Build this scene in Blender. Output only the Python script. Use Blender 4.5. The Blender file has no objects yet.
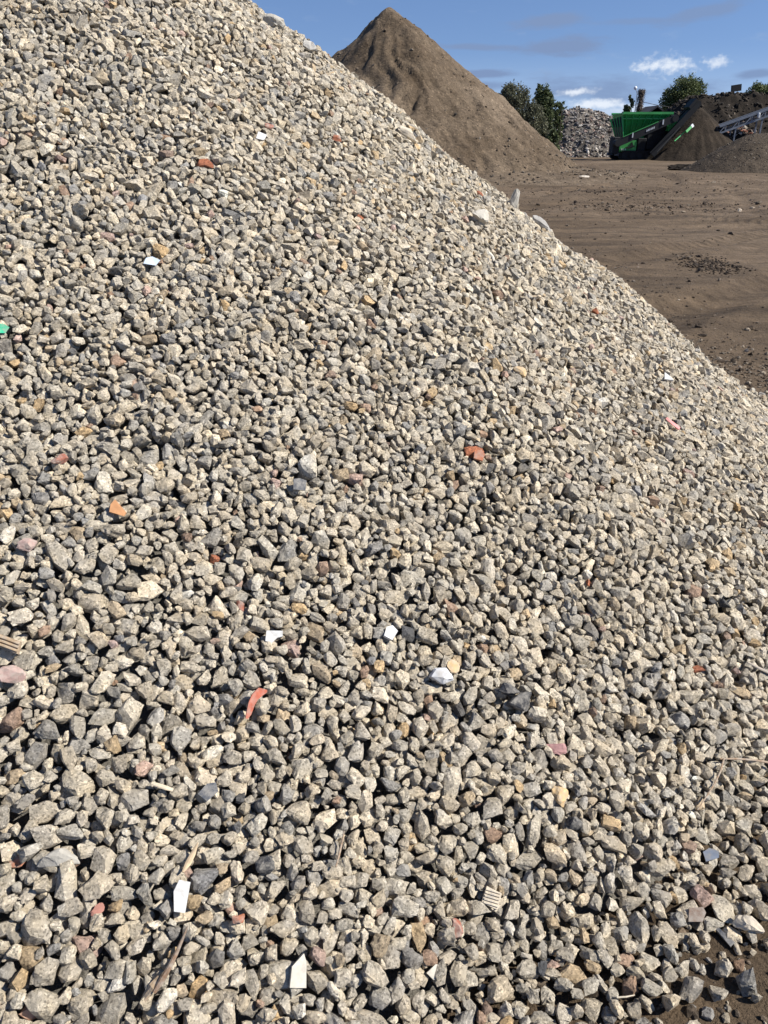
import bpy, bmesh, math, time
import numpy as np
from mathutils import Vector, Matrix
T0 = time.time()
SC = bpy.context.scene
COL = SC.collection
R = math.radians

# ------------------------------------------------------------------ camera
F = 759.0                       # focal length in pixels of the 768 x 1024 picture
CAM_H = 1.6
PITCH = math.atan((512 - 137) / F)
CP, SP = math.cos(PITCH), math.sin(PITCH)
cam_d = bpy.data.cameras.new('camera')
cam = bpy.data.objects.new('camera', cam_d); COL.objects.link(cam)
cam.location = (0, 0, CAM_H)
cam.rotation_euler = (R(90) - PITCH, 0, 0)
cam_d.sensor_fit = 'VERTICAL'; cam_d.sensor_height = 24.0
cam_d.lens = 24.0 * F / 1024
cam_d.clip_start = 0.05; cam_d.clip_end = 5000
SC.camera = cam

def ray(px, py):
    x = (px - 384) / F; y = -(py - 512) / F
    return np.array([x, CP + y * SP, -SP + y * CP])
def gp(px, py, z=0.0):          # pixel -> point on level ground
    d = ray(px, py); s = (z - CAM_H) / d[2]
    return np.array([0, 0, CAM_H]) + d * s
def at(px, py, Y):              # pixel -> point in the upright plane at distance Y
    d = ray(px, py); s = Y / d[1]
    return np.array([0, 0, CAM_H]) + d * s
def project(P):
    d = P - np.array([0, 0, CAM_H])
    dep = d[..., 1] * CP - d[..., 2] * SP; up = d[..., 1] * SP + d[..., 2] * CP
    return 384 + F * d[..., 0] / dep, 512 - F * up / dep, dep

# ------------------------------------------------------------------ light
SUN_AZ, SUN_EL = 100.0, 43.0     # azimuth from the view direction towards the right
SKY_STRENGTH, SUN_STRENGTH = 0.066, 5.0
SC.view_settings.view_transform = 'Standard'; SC.view_settings.look = 'None'
SC.view_settings.gamma = 1.0; SC.view_settings.exposure = 0.68
SC.view_settings.use_curve_mapping = False
sun_d = bpy.data.lights.new('sun', 'SUN'); sun_d.energy = SUN_STRENGTH; sun_d.angle = R(0.53)
sun_d.color = (1.0, 0.955, 0.885)
sun = bpy.data.objects.new('sun', sun_d); COL.objects.link(sun)
sv = Vector((math.sin(R(SUN_AZ)) * math.cos(R(SUN_EL)), math.cos(R(SUN_AZ)) * math.cos(R(SUN_EL)), math.sin(R(SUN_EL))))
sun.rotation_euler = sv.to_track_quat('Z', 'Y').to_euler()

world = bpy.data.worlds.new('World'); SC.world = world; world.use_nodes = True
def build_world():
    nt = world.node_tree; N = nt.nodes; L = nt.links; N.clear()
    out = N.new('ShaderNodeOutputWorld'); bg = N.new('ShaderNodeBackground')
    bg.inputs['Strength'].default_value = SKY_STRENGTH
    sky = N.new('ShaderNodeTexSky'); sky.sky_type = 'NISHITA'; sky.sun_disc = False
    sky.sun_elevation = R(SUN_EL); sky.sun_rotation = R(SUN_AZ)
    sky.altitude = 0; sky.air_density = 1.0; sky.dust_density = 0.0; sky.ozone_density = 1.0
    tc = N.new('ShaderNodeTexCoord')
    sep = N.new('ShaderNodeSeparateXYZ'); L.new(tc.outputs['Generated'], sep.inputs[0])
    def M(op, a, b=None, c=None):
        n = N.new('ShaderNodeMath'); n.operation = op
        for i, v in enumerate((a, b, c)):
            if v is None: continue
            if isinstance(v, (int, float)): n.inputs[i].default_value = v
            else: L.new(v, n.inputs[i])
        return n.outputs[0]
    az = M('ARCTAN2', sep.outputs[0], sep.outputs[1]); el = M('ARCSINE', sep.outputs[2])
    cmb = N.new('ShaderNodeCombineXYZ'); L.new(az, cmb.inputs[0]); L.new(el, cmb.inputs[1])
    # ragged edges: noise stretched along the horizon
    sc1 = N.new('ShaderNodeVectorMath'); sc1.operation = 'MULTIPLY'; L.new(cmb.outputs[0], sc1.inputs[0]); sc1.inputs[1].default_value = (18, 70, 1)
    n1 = N.new('ShaderNodeTexNoise'); n1.inputs['Scale'].default_value = 1.0; n1.inputs['Detail'].default_value = 6; n1.inputs['Roughness'].default_value = .6
    L.new(sc1.outputs[0], n1.inputs['Vector'])
    sc2 = N.new('ShaderNodeVectorMath'); sc2.operation = 'MULTIPLY'; L.new(cmb.outputs[0], sc2.inputs[0]); sc2.inputs[1].default_value = (110, 150, 1)
    n2 = N.new('ShaderNodeTexNoise'); n2.inputs['Scale'].default_value = 1.0; n2.inputs['Detail'].default_value = 5; n2.inputs['Roughness'].default_value = .55
    L.new(sc2.outputs[0], n2.inputs['Vector'])
    def cloud(px, py, rx, ry, tilt, noise, nscale, soft):
        d = ray(px, py); d = d / np.linalg.norm(d)
        a0 = math.atan2(d[0], d[1]); e0 = math.asin(d[2])
        pp = ray(px + 1, py); pp /= np.linalg.norm(pp); da = abs(math.atan2(pp[0], pp[1]) - a0)
        pe = ray(px, py - 1); pe /= np.linalg.norm(pe); de = abs(math.asin(pe[2]) - e0)
        mp = N.new('ShaderNodeMapping'); mp.vector_type = 'TEXTURE'
        mp.inputs['Location'].default_value = (a0, e0, 0); mp.inputs['Rotation'].default_value = (0, 0, R(tilt))
        mp.inputs['Scale'].default_value = (rx * da, ry * de, 1)
        L.new(cmb.outputs[0], mp.inputs['Vector'])
        ln = N.new('ShaderNodeVectorMath'); ln.operation = 'LENGTH'; L.new(mp.outputs[0], ln.inputs[0])
        q = M('MULTIPLY_ADD', M('SUBTRACT', noise, 0.5), nscale, M('SUBTRACT', 1.0, ln.outputs['Value']))
        mr = N.new('ShaderNodeMapRange'); mr.interpolation_type = 'SMOOTHSTEP'
        mr.inputs['From Min'].default_value = 0.0; mr.inputs['From Max'].default_value = soft
        L.new(q, mr.inputs['Value']); return mr.outputs[0]
    def mix(fac, a, b):
        n = N.new('ShaderNodeMix'); n.data_type = 'RGBA'
        L.new(fac, n.inputs[0]); L.new(a, n.inputs[6])
        if isinstance(b, tuple): n.inputs[7].default_value = b
        else: L.new(b, n.inputs[7])
        return n.outputs[2]
    lift = N.new('ShaderNodeVectorMath'); lift.operation = 'MULTIPLY_ADD'; L.new(tc.outputs['Generated'], lift.inputs[0])
    lift.inputs[1].default_value = (1, 1, .95); lift.inputs[2].default_value = (0, 0, .13)
    nrm = N.new('ShaderNodeVectorMath'); nrm.operation = 'NORMALIZE'; L.new(lift.outputs[0], nrm.inputs[0]); L.new(nrm.outputs[0], sky.inputs['Vector'])
    hs = N.new('ShaderNodeHueSaturation'); hs.inputs['Saturation'].default_value = 1.12; hs.inputs['Value'].default_value = 1.0
    L.new(sky.outputs[0], hs.inputs['Color'])
    tn = N.new('ShaderNodeMix'); tn.data_type = 'RGBA'; tn.blend_type = 'MULTIPLY'; tn.inputs[0].default_value = 1.0; tn.inputs[7].default_value = (.97, .98, 1.16, 1)
    L.new(hs.outputs[0], tn.inputs[6]); c = tn.outputs[2]
    K = 1.0 / SKY_STRENGTH
    grey = (0.138 * K, 0.198 * K, 0.330 * K, 1); white = (0.52 * K, 0.56 * K, 0.62 * K, 1); pale = (0.24 * K, 0.31 * K, 0.43 * K, 1)
    # thin wisps all round the horizon
    wsp = N.new('ShaderNodeMapRange'); wsp.interpolation_type = 'SMOOTHSTEP'
    wsp.inputs['From Min'].default_value = .56; wsp.inputs['From Max'].default_value = .85; wsp.inputs['To Max'].default_value = .5
    L.new(n1.outputs['Fac'], wsp.inputs['Value'])
    low = N.new('ShaderNodeMapRange'); low.inputs['From Min'].default_value = .22; low.inputs['From Max'].default_value = .05
    L.new(el, low.inputs['Value'])
    c = mix(M('MULTIPLY', wsp.outputs[0], low.outputs[0]), c, pale)
    hz = N.new('ShaderNodeMapRange'); hz.interpolation_type = 'SMOOTHSTEP'; hz.inputs['From Min'].default_value = .095; hz.inputs['From Max'].default_value = .005; hz.inputs['To Max'].default_value = .8
    L.new(el, hz.inputs['Value']); c = mix(hz.outputs[0], c, (0.27 * K, 0.36 * K, 0.50 * K, 1))
    for (px, py, rx, ry, t, ns, so, op) in (
            (600, 90, 130, 20, 0, 2.2, 1.0, .8), (550, 20, 54, 10, 4, 1.6, .7, .95), (566, 46, 62, 13, 4, 1.6, .6, 1.0), (470, 47, 62, 5, -2, 1.2, .7, .9),
            (482, 74, 40, 6, 0, 1.2, .6, 1.0), (705, 12, 66, 11, 10, 1.6, .7, .8), (640, 21, 60, 5, 0, 1.4, .8, .6), (757, 74, 34, 6, 4, 1.2, .7, .9), (490, 86, 34, 7, 0, 1.2, .7, .8),
            (690, 88, 70, 11, 4, 1.8, .9, .7)):
        m = cloud(px, py, rx, ry, t, n1.outputs['Fac'], ns, so)
        c = mix(M('MULTIPLY', m, op), c, grey)
    for (px, py, rx, ry, t, ns, so, op) in (
            (668, 65, 38, 13, 0, 2.2, 1.2, .95), (717, 62, 16, 9, 0, 1.8, 1.1, .8), (645, 67, 20, 7, 0, 1.8, 1.1, .7), (576, 92, 27, 5.5, 4, 1.6, 1.1, .95),
            (598, 104, 36, 7, 0, 1.4, .8, .95), (630, 110, 50, 8, 0, 1.2, 1.0, .6)):
        m = cloud(px, py, rx, ry, t, n2.outputs['Fac'], ns, so)
        c = mix(M('MULTIPLY', m, op), c, white)
    L.new(c, bg.inputs['Color']); L.new(bg.outputs[0], out.inputs[0])
build_world()

# ------------------------------------------------------------------ helpers
def log(*a): print(*a)
rng = np.random.default_rng(11)
def tag(o, label=None, cat=None, group=None, kind=None):
    if label: o['label'] = label
    if cat: o['category'] = cat
    if group: o['group'] = group
    if kind: o['kind'] = kind
    return o
_h = np.random.default_rng(5).random((256, 256))
def vnoise(x, y):
    xi = np.floor(x).astype(int); yi = np.floor(y).astype(int)
    fx = x - xi; fy = y - yi
    fx = fx * fx * (3 - 2 * fx); fy = fy * fy * (3 - 2 * fy)
    a = _h[xi & 255, yi & 255]; b = _h[(xi + 1) & 255, yi & 255]; c = _h[xi & 255, (yi + 1) & 255]; d = _h[(xi + 1) & 255, (yi + 1) & 255]
    return (a * (1 - fx) + b * fx) * (1 - fy) + (c * (1 - fx) + d * fx) * fy - .5
def fbm(x, y, o=4, g=.5):
    r = 0; a = 1.0
    x = np.asarray(x, float); y = np.asarray(y, float)
    for i in range(o):
        r = r + a * vnoise(x * 2 ** i + 17.3 * i, y * 2 ** i - 9.1 * i); a *= g
    return r
def mesh_np(name, V, Fc, cols=None, smooth=False):
    V = np.ascontiguousarray(V, np.float32); Fc = np.ascontiguousarray(Fc, np.int32)
    k = Fc.shape[1]
    me = bpy.data.meshes.new(name)
    me.vertices.add(len(V)); me.vertices.foreach_set('co', V.ravel())
    me.loops.add(Fc.size); me.loops.foreach_set('vertex_index', Fc.ravel())
    me.polygons.add(len(Fc)); me.polygons.foreach_set('loop_start', np.arange(0, Fc.size, k, dtype=np.int32))
    me.polygons.foreach_set('use_smooth', np.full(len(Fc), smooth, dtype=bool))
    if cols is not None:
        a = me.color_attributes.new('col', 'FLOAT_COLOR', 'POINT')
        a.data.foreach_set('color', np.ascontiguousarray(np.c_[cols, np.ones(len(cols))], np.float32).ravel())
    me.update(calc_edges=True); me.validate()
    return me
def obj(name, me, mat=None, parent=None):
    o = bpy.data.objects.new(name, me); COL.objects.link(o)
    if mat is not None and me is not None and not me.materials: me.materials.append(mat)
    if parent is not None: o.parent = parent
    return o
def empty(name, loc=(0, 0, 0)):
    o = bpy.data.objects.new(name, None); COL.objects.link(o); o.location = loc; o.empty_display_size = .1
    return o

# materials -----------------------------------------------------------
def new_mat(name):
    m = bpy.data.materials.new(name); m.use_nodes = True
    nt = m.node_tree; b = nt.nodes['Principled BSDF']
    b.inputs['Roughness'].default_value = .9
    b.inputs['Specular IOR Level'].default_value = .25
    return m, nt, b
def noise(nt, vec, scale, detail=4, rough=.6):
    n = nt.nodes.new('ShaderNodeTexNoise'); n.inputs['Scale'].default_value = scale; n.inputs['Detail'].default_value = detail; n.inputs['Roughness'].default_value = rough
    nt.links.new(vec, n.inputs['Vector']); return n.outputs['Fac']
def ramp(nt, fac, stops):
    n = nt.nodes.new('ShaderNodeValToRGB'); e = n.color_ramp.elements
    while len(e) < len(stops): e.new(.5)
    for i, (p, c) in enumerate(stops):
        e[i].position = p; e[i].color = (c[0], c[1], c[2], 1) if not isinstance(c, (int, float)) else (c, c, c, 1)
    nt.links.new(fac, n.inputs[0]); return n.outputs[0]
def mixc(nt, a, b, fac=1.0, mode='MIX'):
    n = nt.nodes.new('ShaderNodeMix'); n.data_type = 'RGBA'; n.blend_type = mode
    for i, v in ((0, fac), (6, a), (7, b)):
        if isinstance(v, (int, float)): n.inputs[i].default_value = v
        elif isinstance(v, tuple): n.inputs[i].default_value = (v[0], v[1], v[2], 1)
        else: nt.links.new(v, n.inputs[i])
    return n.outputs[2]
def bump(nt, b, h, strength, dist, prev=None):
    n = nt.nodes.new('ShaderNodeBump'); n.inputs['Strength'].default_value = strength; n.inputs['Distance'].default_value = dist
    nt.links.new(h, n.inputs['Height'])
    if prev is not None: nt.links.new(prev, n.inputs['Normal'])
    nt.links.new(n.outputs[0], b.inputs['Normal']); return n.outputs[0]
def pos(nt):
    return nt.nodes.new('ShaderNodeNewGeometry').outputs['Position']

def stone_material(name, per_object, sc=1.0):
    m, nt, b = new_mat(name)
    if per_object: base = nt.nodes.new('ShaderNodeObjectInfo').outputs['Color']
    else:
        a = nt.nodes.new('ShaderNodeAttribute'); a.attribute_name = 'col'; base = a.outputs['Color']
    p = pos(nt)
    big = ramp(nt, noise(nt, p, 45 * sc, 5, .65), [(.3, .72), (.5, 1.0), (.72, 1.22)])
    c = mixc(nt, base, big, 1.0, 'MULTIPLY')
    v = nt.nodes.new('ShaderNodeTexVoronoi'); v.inputs['Scale'].default_value = 250 * sc; nt.links.new(p, v.inputs['Vector'])
    sepc = nt.nodes.new('ShaderNodeSeparateColor'); nt.links.new(v.outputs['Color'], sepc.inputs[0])
    fleck = ramp(nt, sepc.outputs[0], [(.0, .55), (.14, .6), (.2, 1.0), (.84, 1.0), (.9, 1.35), (1.0, 1.45)])
    c = mixc(nt, c, fleck, .95, 'MULTIPLY')
    tint = ramp(nt, noise(nt, p, 22 * sc, 2, .5), [(.35, (1.04, 1.0, .92)), (.65, (.99, .995, 1.0))])
    c = mixc(nt, c, tint, 1.0, 'MULTIPLY')
    nt.links.new(c, b.inputs['Base Color'])
    n1 = bump(nt, b, noise(nt, p, 95 * sc, 6, .72), .95, .0095 / sc)
    bump(nt, b, noise(nt, p, 420 * sc, 3, .7), .8, .0024 / sc, n1)
    b.inputs['Roughness'].default_value = .93
    return m
def plain(name, col, rough=.6, var=.25, scale=30, metallic=0.0, bmp=0.0, dust=0.0):
    m, nt, b = new_mat(name)
    tcn = nt.nodes.new('ShaderNodeTexCoord'); p = tcn.outputs['Object']
    c = mixc(nt, col, ramp(nt, noise(nt, p, scale, 5, .65), [(.25, 1 - var), (.75, 1 + var)]), 1.0, 'MULTIPLY')
    if dust: c = mixc(nt, c, (.36, .33, .28), ramp(nt, noise(nt, pos(nt), 55, 6, .7), [(.42, 0.0), (.66, dust)]))
    nt.links.new(c, b.inputs['Base Color']); b.inputs['Roughness'].default_value = rough; b.inputs['Metallic'].default_value = metallic
    b.inputs['Specular IOR Level'].default_value = .4
    if bmp: bump(nt, b, noise(nt, p, scale * 2, 5, .7), .6, bmp)
    return m
def earth(name, dark, light, scale, bumps, speck=None):
    m, nt, b = new_mat(name); p = pos(nt)
    c = ramp(nt, noise(nt, p, scale, 8, .62), [(.3, dark), (.7, light)])
    c = mixc(nt, c, ramp(nt, noise(nt, p, scale * 9, 5, .7), [(.25, .7), (.75, 1.3)]), 1.0, 'MULTIPLY')
    if speck:
        v = nt.nodes.new('ShaderNodeTexVoronoi'); v.inputs['Scale'].default_value = speck; nt.links.new(p, v.inputs['Vector'])
        sepc = nt.nodes.new('ShaderNodeSeparateColor'); nt.links.new(v.outputs['Color'], sepc.inputs[0])
        c = mixc(nt, c, ramp(nt, sepc.outputs[1], [(.0, .6), (.1, .65), (.16, 1), (.9, 1), (.94, 1.5), (1, 1.7)]), .8, 'MULTIPLY')
    nt.links.new(c, b.inputs['Base Color'])
    prev = None
    for s, d in bumps: prev = bump(nt, b, noise(nt, p, s, 6, .7), .9, d, prev)
    b.inputs['Roughness'].default_value = .97; b.inputs['Specular IOR Level'].default_value = .15
    return m

M_STONE = stone_material('crushed_concrete', False)
M_STONE_OBJ = stone_material('crushed_concrete_single', True)
M_CHUNK = stone_material('rubble_chunks', False, .06)
M_CLOD = stone_material('soil_lumps', False, .4)

# ------------------------------------------------------------------ rocks
def icosphere(sub):
    t = (1 + 5 ** .5) / 2
    V = np.array([(-1, t, 0), (1, t, 0), (-1, -t, 0), (1, -t, 0), (0, -1, t), (0, 1, t), (0, -1, -t), (0, 1, -t), (t, 0, -1), (t, 0, 1), (-t, 0, -1), (-t, 0, 1)], float)
    Fc = [(0, 11, 5), (0, 5, 1), (0, 1, 7), (0, 7, 10), (0, 10, 11), (1, 5, 9), (5, 11, 4), (11, 10, 2), (10, 7, 6), (7, 1, 8), (3, 9, 4), (3, 4, 2), (3, 2, 6), (3, 6, 8), (3, 8, 9), (4, 9, 5), (2, 4, 11), (6, 2, 10), (8, 6, 7), (9, 8, 1)]
    V = [v / np.linalg.norm(v) for v in V]
    for _ in range(sub):
        cache = {}; nf = []
        def mid(a, b):
            k = (min(a, b), max(a, b))
            if k not in cache:
                m = V[a] + V[b]; V.append(m / np.linalg.norm(m)); cache[k] = len(V) - 1
            return cache[k]
        for a, b, c in Fc:
            ab, bc, ca = mid(a, b), mid(b, c), mid(c, a)
            nf += [(a, ab, ca), (b, bc, ab), (c, ca, bc), (ab, bc, ca)]
        Fc = nf
    return np.array(V), np.array(Fc, np.int32)
ICO = [icosphere(i) for i in range(4)]
def rock_shape(r, sub, planes=11, rough=.05):
    V, Fc = ICO[sub]
    n = r.normal(size=(planes, 3)); n /= np.linalg.norm(n, axis=1)[:, None]
    d = r.uniform(.5, .88, planes)
    dot = V @ n.T
    rad = np.where(dot > 1e-3, d / np.maximum(dot, 1e-3), 9).min(1)
    rad = np.minimum(rad, 1.05)
    rad *= 1 + rough * r.normal(size=len(V))
    if sub >= 2:
        for k in range(r.integers(0, 3)):                    # chipped hollows
            c = V[r.integers(len(V))]; w = np.clip((V @ c - .72) / .28, 0, 1); rad *= 1 - .22 * w
    P = V * rad[:, None]
    lo, hi = P.min(0), P.max(0)
    P = (P - (lo + hi) / 2) / ((hi - lo) / 2)              # unit half-extents on each axis
    return P.astype(np.float32)
NV = 40
def cut_stone(r, lod):
    """an angular crushed stone: a block split along random planes; lod 1 plain, 2 with chipped uneven faces"""
    bm = bmesh.new(); bmesh.ops.create_cube(bm, size=2.0)
    for i in range(int(r.integers(12, 17))):
        n = Vector(r.normal(size=3)).normalized(); d = r.uniform(.70, .98) if i else .62
        bmesh.ops.bisect_plane(bm, geom=bm.verts[:] + bm.edges[:] + bm.faces[:], plane_co=n * d, plane_no=n, clear_outer=True)
        e = [e for e in bm.edges if e.is_boundary]
        if e: bmesh.ops.holes_fill(bm, edges=e, sides=0)
    bmesh.ops.remove_doubles(bm, verts=bm.verts[:], dist=.13)
    bmesh.ops.triangulate(bm, faces=bm.faces[:])
    if lod == 2:
        bmesh.ops.subdivide_edges(bm, edges=bm.edges[:], cuts=1, use_grid_fill=True)
        bmesh.ops.triangulate(bm, faces=bm.faces[:])
        bmesh.ops.smooth_vert(bm, verts=bm.verts[:], factor=.38, use_axis_x=True, use_axis_y=True, use_axis_z=True)
        for v in bm.verts: v.co *= 1 + .052 * r.normal()
        for k in range(int(r.integers(0, 3))):                     # a chipped hollow
            c = Vector(r.normal(size=3)).normalized()
            for v in bm.verts:
                w = max(0.0, (v.co.normalized().dot(c) - .74) / .26); v.co *= 1 - .20 * w
    else:
        for v in bm.verts: v.co *= 1 + .03 * r.normal()
    bmesh.ops.recalc_face_normals(bm, faces=bm.faces[:])
    V = np.array([v.co[:] for v in bm.verts]); bm.verts.index_update()
    Fc = np.array([[v.index for v in f.verts] for f in bm.faces], np.int32); bm.free()
    lo, hi = V.min(0), V.max(0)
    return ((V - (lo + hi) / 2) / ((hi - lo) / 2)).astype(np.float32), Fc
SH = {0: [(rock_shape(np.random.default_rng(i), 0, 8), ICO[0][1]) for i in range(NV)],
      1: [cut_stone(np.random.default_rng(300 + i), 1) for i in range(NV)],
      2: [cut_stone(np.random.default_rng(300 + i), 2) for i in range(NV)]}
def rand_rot(n, tilt, r):
    out = np.empty((n, 3, 3))
    for i in range(n):
        q = Matrix.Rotation(r.uniform(0, 2 * math.pi), 3, 'Z')
        a = r.uniform(0, 2 * math.pi); ax = Vector((math.cos(a), math.sin(a), 0))
        out[i] = np.array(Matrix.Rotation(r.normal() * tilt, 3, ax) @ q)
    return out
def merge_rocks(name, C, Rm, S, var, sub, cols):
    Vs, Fs, Cs = [], [], []; o = 0
    for k in range(NV):
        q = np.where(var == k)[0]
        if not len(q): continue
        sv, fc = SH[sub][k]; nv = len(sv)
        P = np.einsum('nij,nvj->nvi', Rm[q], sv[None] * S[q][:, None, :]) + C[q][:, None, :]
        Vs.append(P.reshape(-1, 3)); Fs.append((fc[None] + (np.arange(len(q)) * nv)[:, None, None]).reshape(-1, 3) + o); Cs.append(np.repeat(cols[q], nv, 0)); o += len(q) * nv
    if not Vs: return np.zeros((0, 3)), np.zeros((0, 3), np.int32), np.zeros((0, 3))
    return np.concatenate(Vs), np.concatenate(Fs), np.concatenate(Cs)
def join(parts):
    Vs, Fs, Cs = [], [], []; o = 0
    for V, Fc, C in parts:
        Vs.append(V); Fs.append(Fc + o); Cs.append(C); o += len(V)
    return np.concatenate(Vs), np.concatenate(Fs), np.concatenate(Cs)

PAL = np.array([(.40, .365, .305), (.37, .345, .295), (.43, .395, .33), (.34, .32, .28), (.285, .275, .255), (.47, .435, .365), (.215, .212, .208), (.36, .30, .22), (.39, .30, .19), (.28, .205, .16), (.55, .53, .48), (.085, .086, .09), (.30, .12, .07), (.36, .27, .24)])
PW = np.array([.24, .21, .17, .13, .085, .08, .018, .025, .011, .007, .005, .0035, .0007, .005]); PW = PW / PW.sum()
def stone_cols(n, r):
    c = PAL[r.choice(len(PAL), n, p=PW)] * np.exp(r.normal(0, .10, (n, 1))) * np.exp(r.normal(0, .022, (n, 1)) * np.array([[1, .15, -1.2]]))
    g = c.mean(1, keepdims=True); c = g + (c - g) * np.where(c[:, :1] / c[:, 2:] < 1.6, .95, 1.0)
    return np.clip(c * np.array([[1.17, 1.115, 1.03]]), .02, .75)

# ------------------------------------------------------------------ ground
def ground_z(x, y):
    far = np.clip((y - 2.5) / 6, 0, 1)
    z = .012 * fbm(x * 3, y * 3, 4) + far * (.10 * fbm(x * .35 + 3, y * .35, 4) + .035 * fbm(x * 1.7, y * 1.7, 3))
    # wheel ruts sweeping across the yard
    for (cx, cy, r0, dp) in ((-22, 46, 34.0, .07), (-22, 46, 36.0, .07), (38, -22, 46, .06), (38, -22, 48.1, .06), (-30, 10, 47.0, .05), (-30, 10, 49.0, .05), (60, 8, 50, .05), (60, 8, 52.2, .05)):
        d = np.hypot(x - cx, y - cy) - r0 - .5 * fbm(x * .2, y * .2, 2)
        z = z - far * dp * np.exp(-(d / .26) ** 2) + far * dp * .5 * np.exp(-((np.abs(d) - .45) / .2) ** 2)
    d = np.hypot((x - 6.9) / 1.1, (y - 16.4) / .7)
    z = z - .10 * np.exp(-(d ** 2)) 
    return z - .0
def build_ground():
    nr, nc = 340, 290
    dist = np.concatenate([np.linspace(0, 8, 60, endpoint=False), 8 + np.geomspace(.14, 92, 250) - .14, np.geomspace(112, 3500, 30)])
    y = -8 + dist
    u = np.linspace(-1, 1, nc); u = np.sign(u) * (np.abs(u) ** 1.15)
    w = 4 + dist * 1.0
    X = u[None] * w[:, None]; Y = np.repeat(y[:, None], nc, 1)
    Z = ground_z(X, Y) * (Y < 150)
    nr = len(dist)
    V = np.stack([X, Y, Z], -1).reshape(-1, 3)
    i = np.arange(nr * nc).reshape(nr, nc)
    Fc = np.stack([i[:-1, :-1], i[:-1, 1:], i[1:, 1:], i[1:, :-1]], -1).reshape(-1, 4)
    m, nt, b = new_mat('yard_dirt'); p = pos(nt)
    big = ramp(nt, noise(nt, p, .22, 6, .6), [(.32, (.090, .063, .038)), (.52, (.123, .088, .056)), (.72, (.163, .120, .080))])
    mp = nt.nodes.new('ShaderNodeMapping'); mp.inputs['Rotation'].default_value = (0, 0, R(-28)); mp.inputs['Scale'].default_value = (.28, 2.2, 1)
    nt.links.new(p, mp.inputs['Vector'])
    c = mixc(nt, big, ramp(nt, noise(nt, mp.outputs[0], .8, 6, .65), [(.3, .58), (.7, 1.42)]), 1.0, 'MULTIPLY')
    c = mixc(nt, c, ramp(nt, noise(nt, p, 5, 6, .7), [(.28, .62), (.72, 1.35)]), .8, 'MULTIPLY')
    c = mixc(nt, c, ramp(nt, noise(nt, p, 60, 4, .7), [(.25, .6), (.75, 1.4)]), .7, 'MULTIPLY')
    trk = None
    def Mt(op, x, y=None):
        n = nt.nodes.new('ShaderNodeMath'); n.operation = op
        for i, v in enumerate((x, y)):
            if v is None: continue
            if isinstance(v, (int, float)): n.inputs[i].default_value = v
            else: nt.links.new(v, n.inputs[i])
        return n.outputs[0]
    sx = nt.nodes.new('ShaderNodeSeparateXYZ'); nt.links.new(p, sx.inputs[0])
    wob = Mt('MULTIPLY', Mt('SUBTRACT', noise(nt, p, .12, 2, .5), .5), 2.2)
    patch_ = ramp(nt, noise(nt, p, .16, 4, .6), [(.40, 0.0), (.56, 1.0)])
    for (cx, cy, r0) in ((4, 95, 68.4), (4, 95, 70.3), (-22, 46, 34), (-22, 46, 36), (38, -22, 46), (38, -22, 48.1), (45, 70, 46), (45, 70, 47.9), (-12, 2, 25), (-12, 2, 26.9), (30, 5, 19), (30, 5, 20.9)):
        ax, ay = Mt('SUBTRACT', sx.outputs[0], float(cx)), Mt('SUBTRACT', sx.outputs[1], float(cy))
        dd = Mt('ADD', Mt('SUBTRACT', Mt('SQRT', Mt('ADD', Mt('MULTIPLY', ax, ax), Mt('MULTIPLY', ay, ay))), float(r0)), wob)
        mr = nt.nodes.new('ShaderNodeMapRange'); mr.interpolation_type = 'SMOOTHSTEP'; mr.inputs['From Min'].default_value = .36; mr.inputs['From Max'].default_value = .24
        nt.links.new(Mt('ABSOLUTE', dd), mr.inputs['Value'])
        tread = Mt('ADD', Mt('MULTIPLY', Mt('SINE', Mt('ADD', Mt('MULTIPLY', Mt('ARCTAN2', ay, ax), r0 * 26.0), Mt('MULTIPLY', Mt('ABSOLUTE', dd), 14.0))), .5), .5)
        m1 = Mt('MULTIPLY', Mt('MULTIPLY', mr.outputs[0], patch_), Mt('ADD', Mt('MULTIPLY', tread, .7), .3))
        trk = m1 if trk is None else Mt('MAXIMUM', trk, m1)
    c = mixc(nt, c, (.62, .60, .58), Mt('MULTIPLY', trk, .6), 'MULTIPLY')
    nt.links.new(c, b.inputs['Base Color']); b.inputs['Roughness'].default_value = .96; b.inputs['Specular IOR Level'].default_value = .2
    n0 = bump(nt, b, Mt('SUBTRACT', 1.0, trk), .8, .05)
    n1 = bump(nt, b, noise(nt, p, 2.4, 8, .7), .9, .10, n0)
    n2 = bump(nt, b, noise(nt, p, 18, 6, .72), .9, .03, n1)
    bump(nt, b, noise(nt, p, 130, 4, .7), .9, .006, n2)
    o = obj('ground', mesh_np('ground', V, Fc, smooth=True), m); tag(o, kind='structure')
    return o
build_ground()

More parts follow.
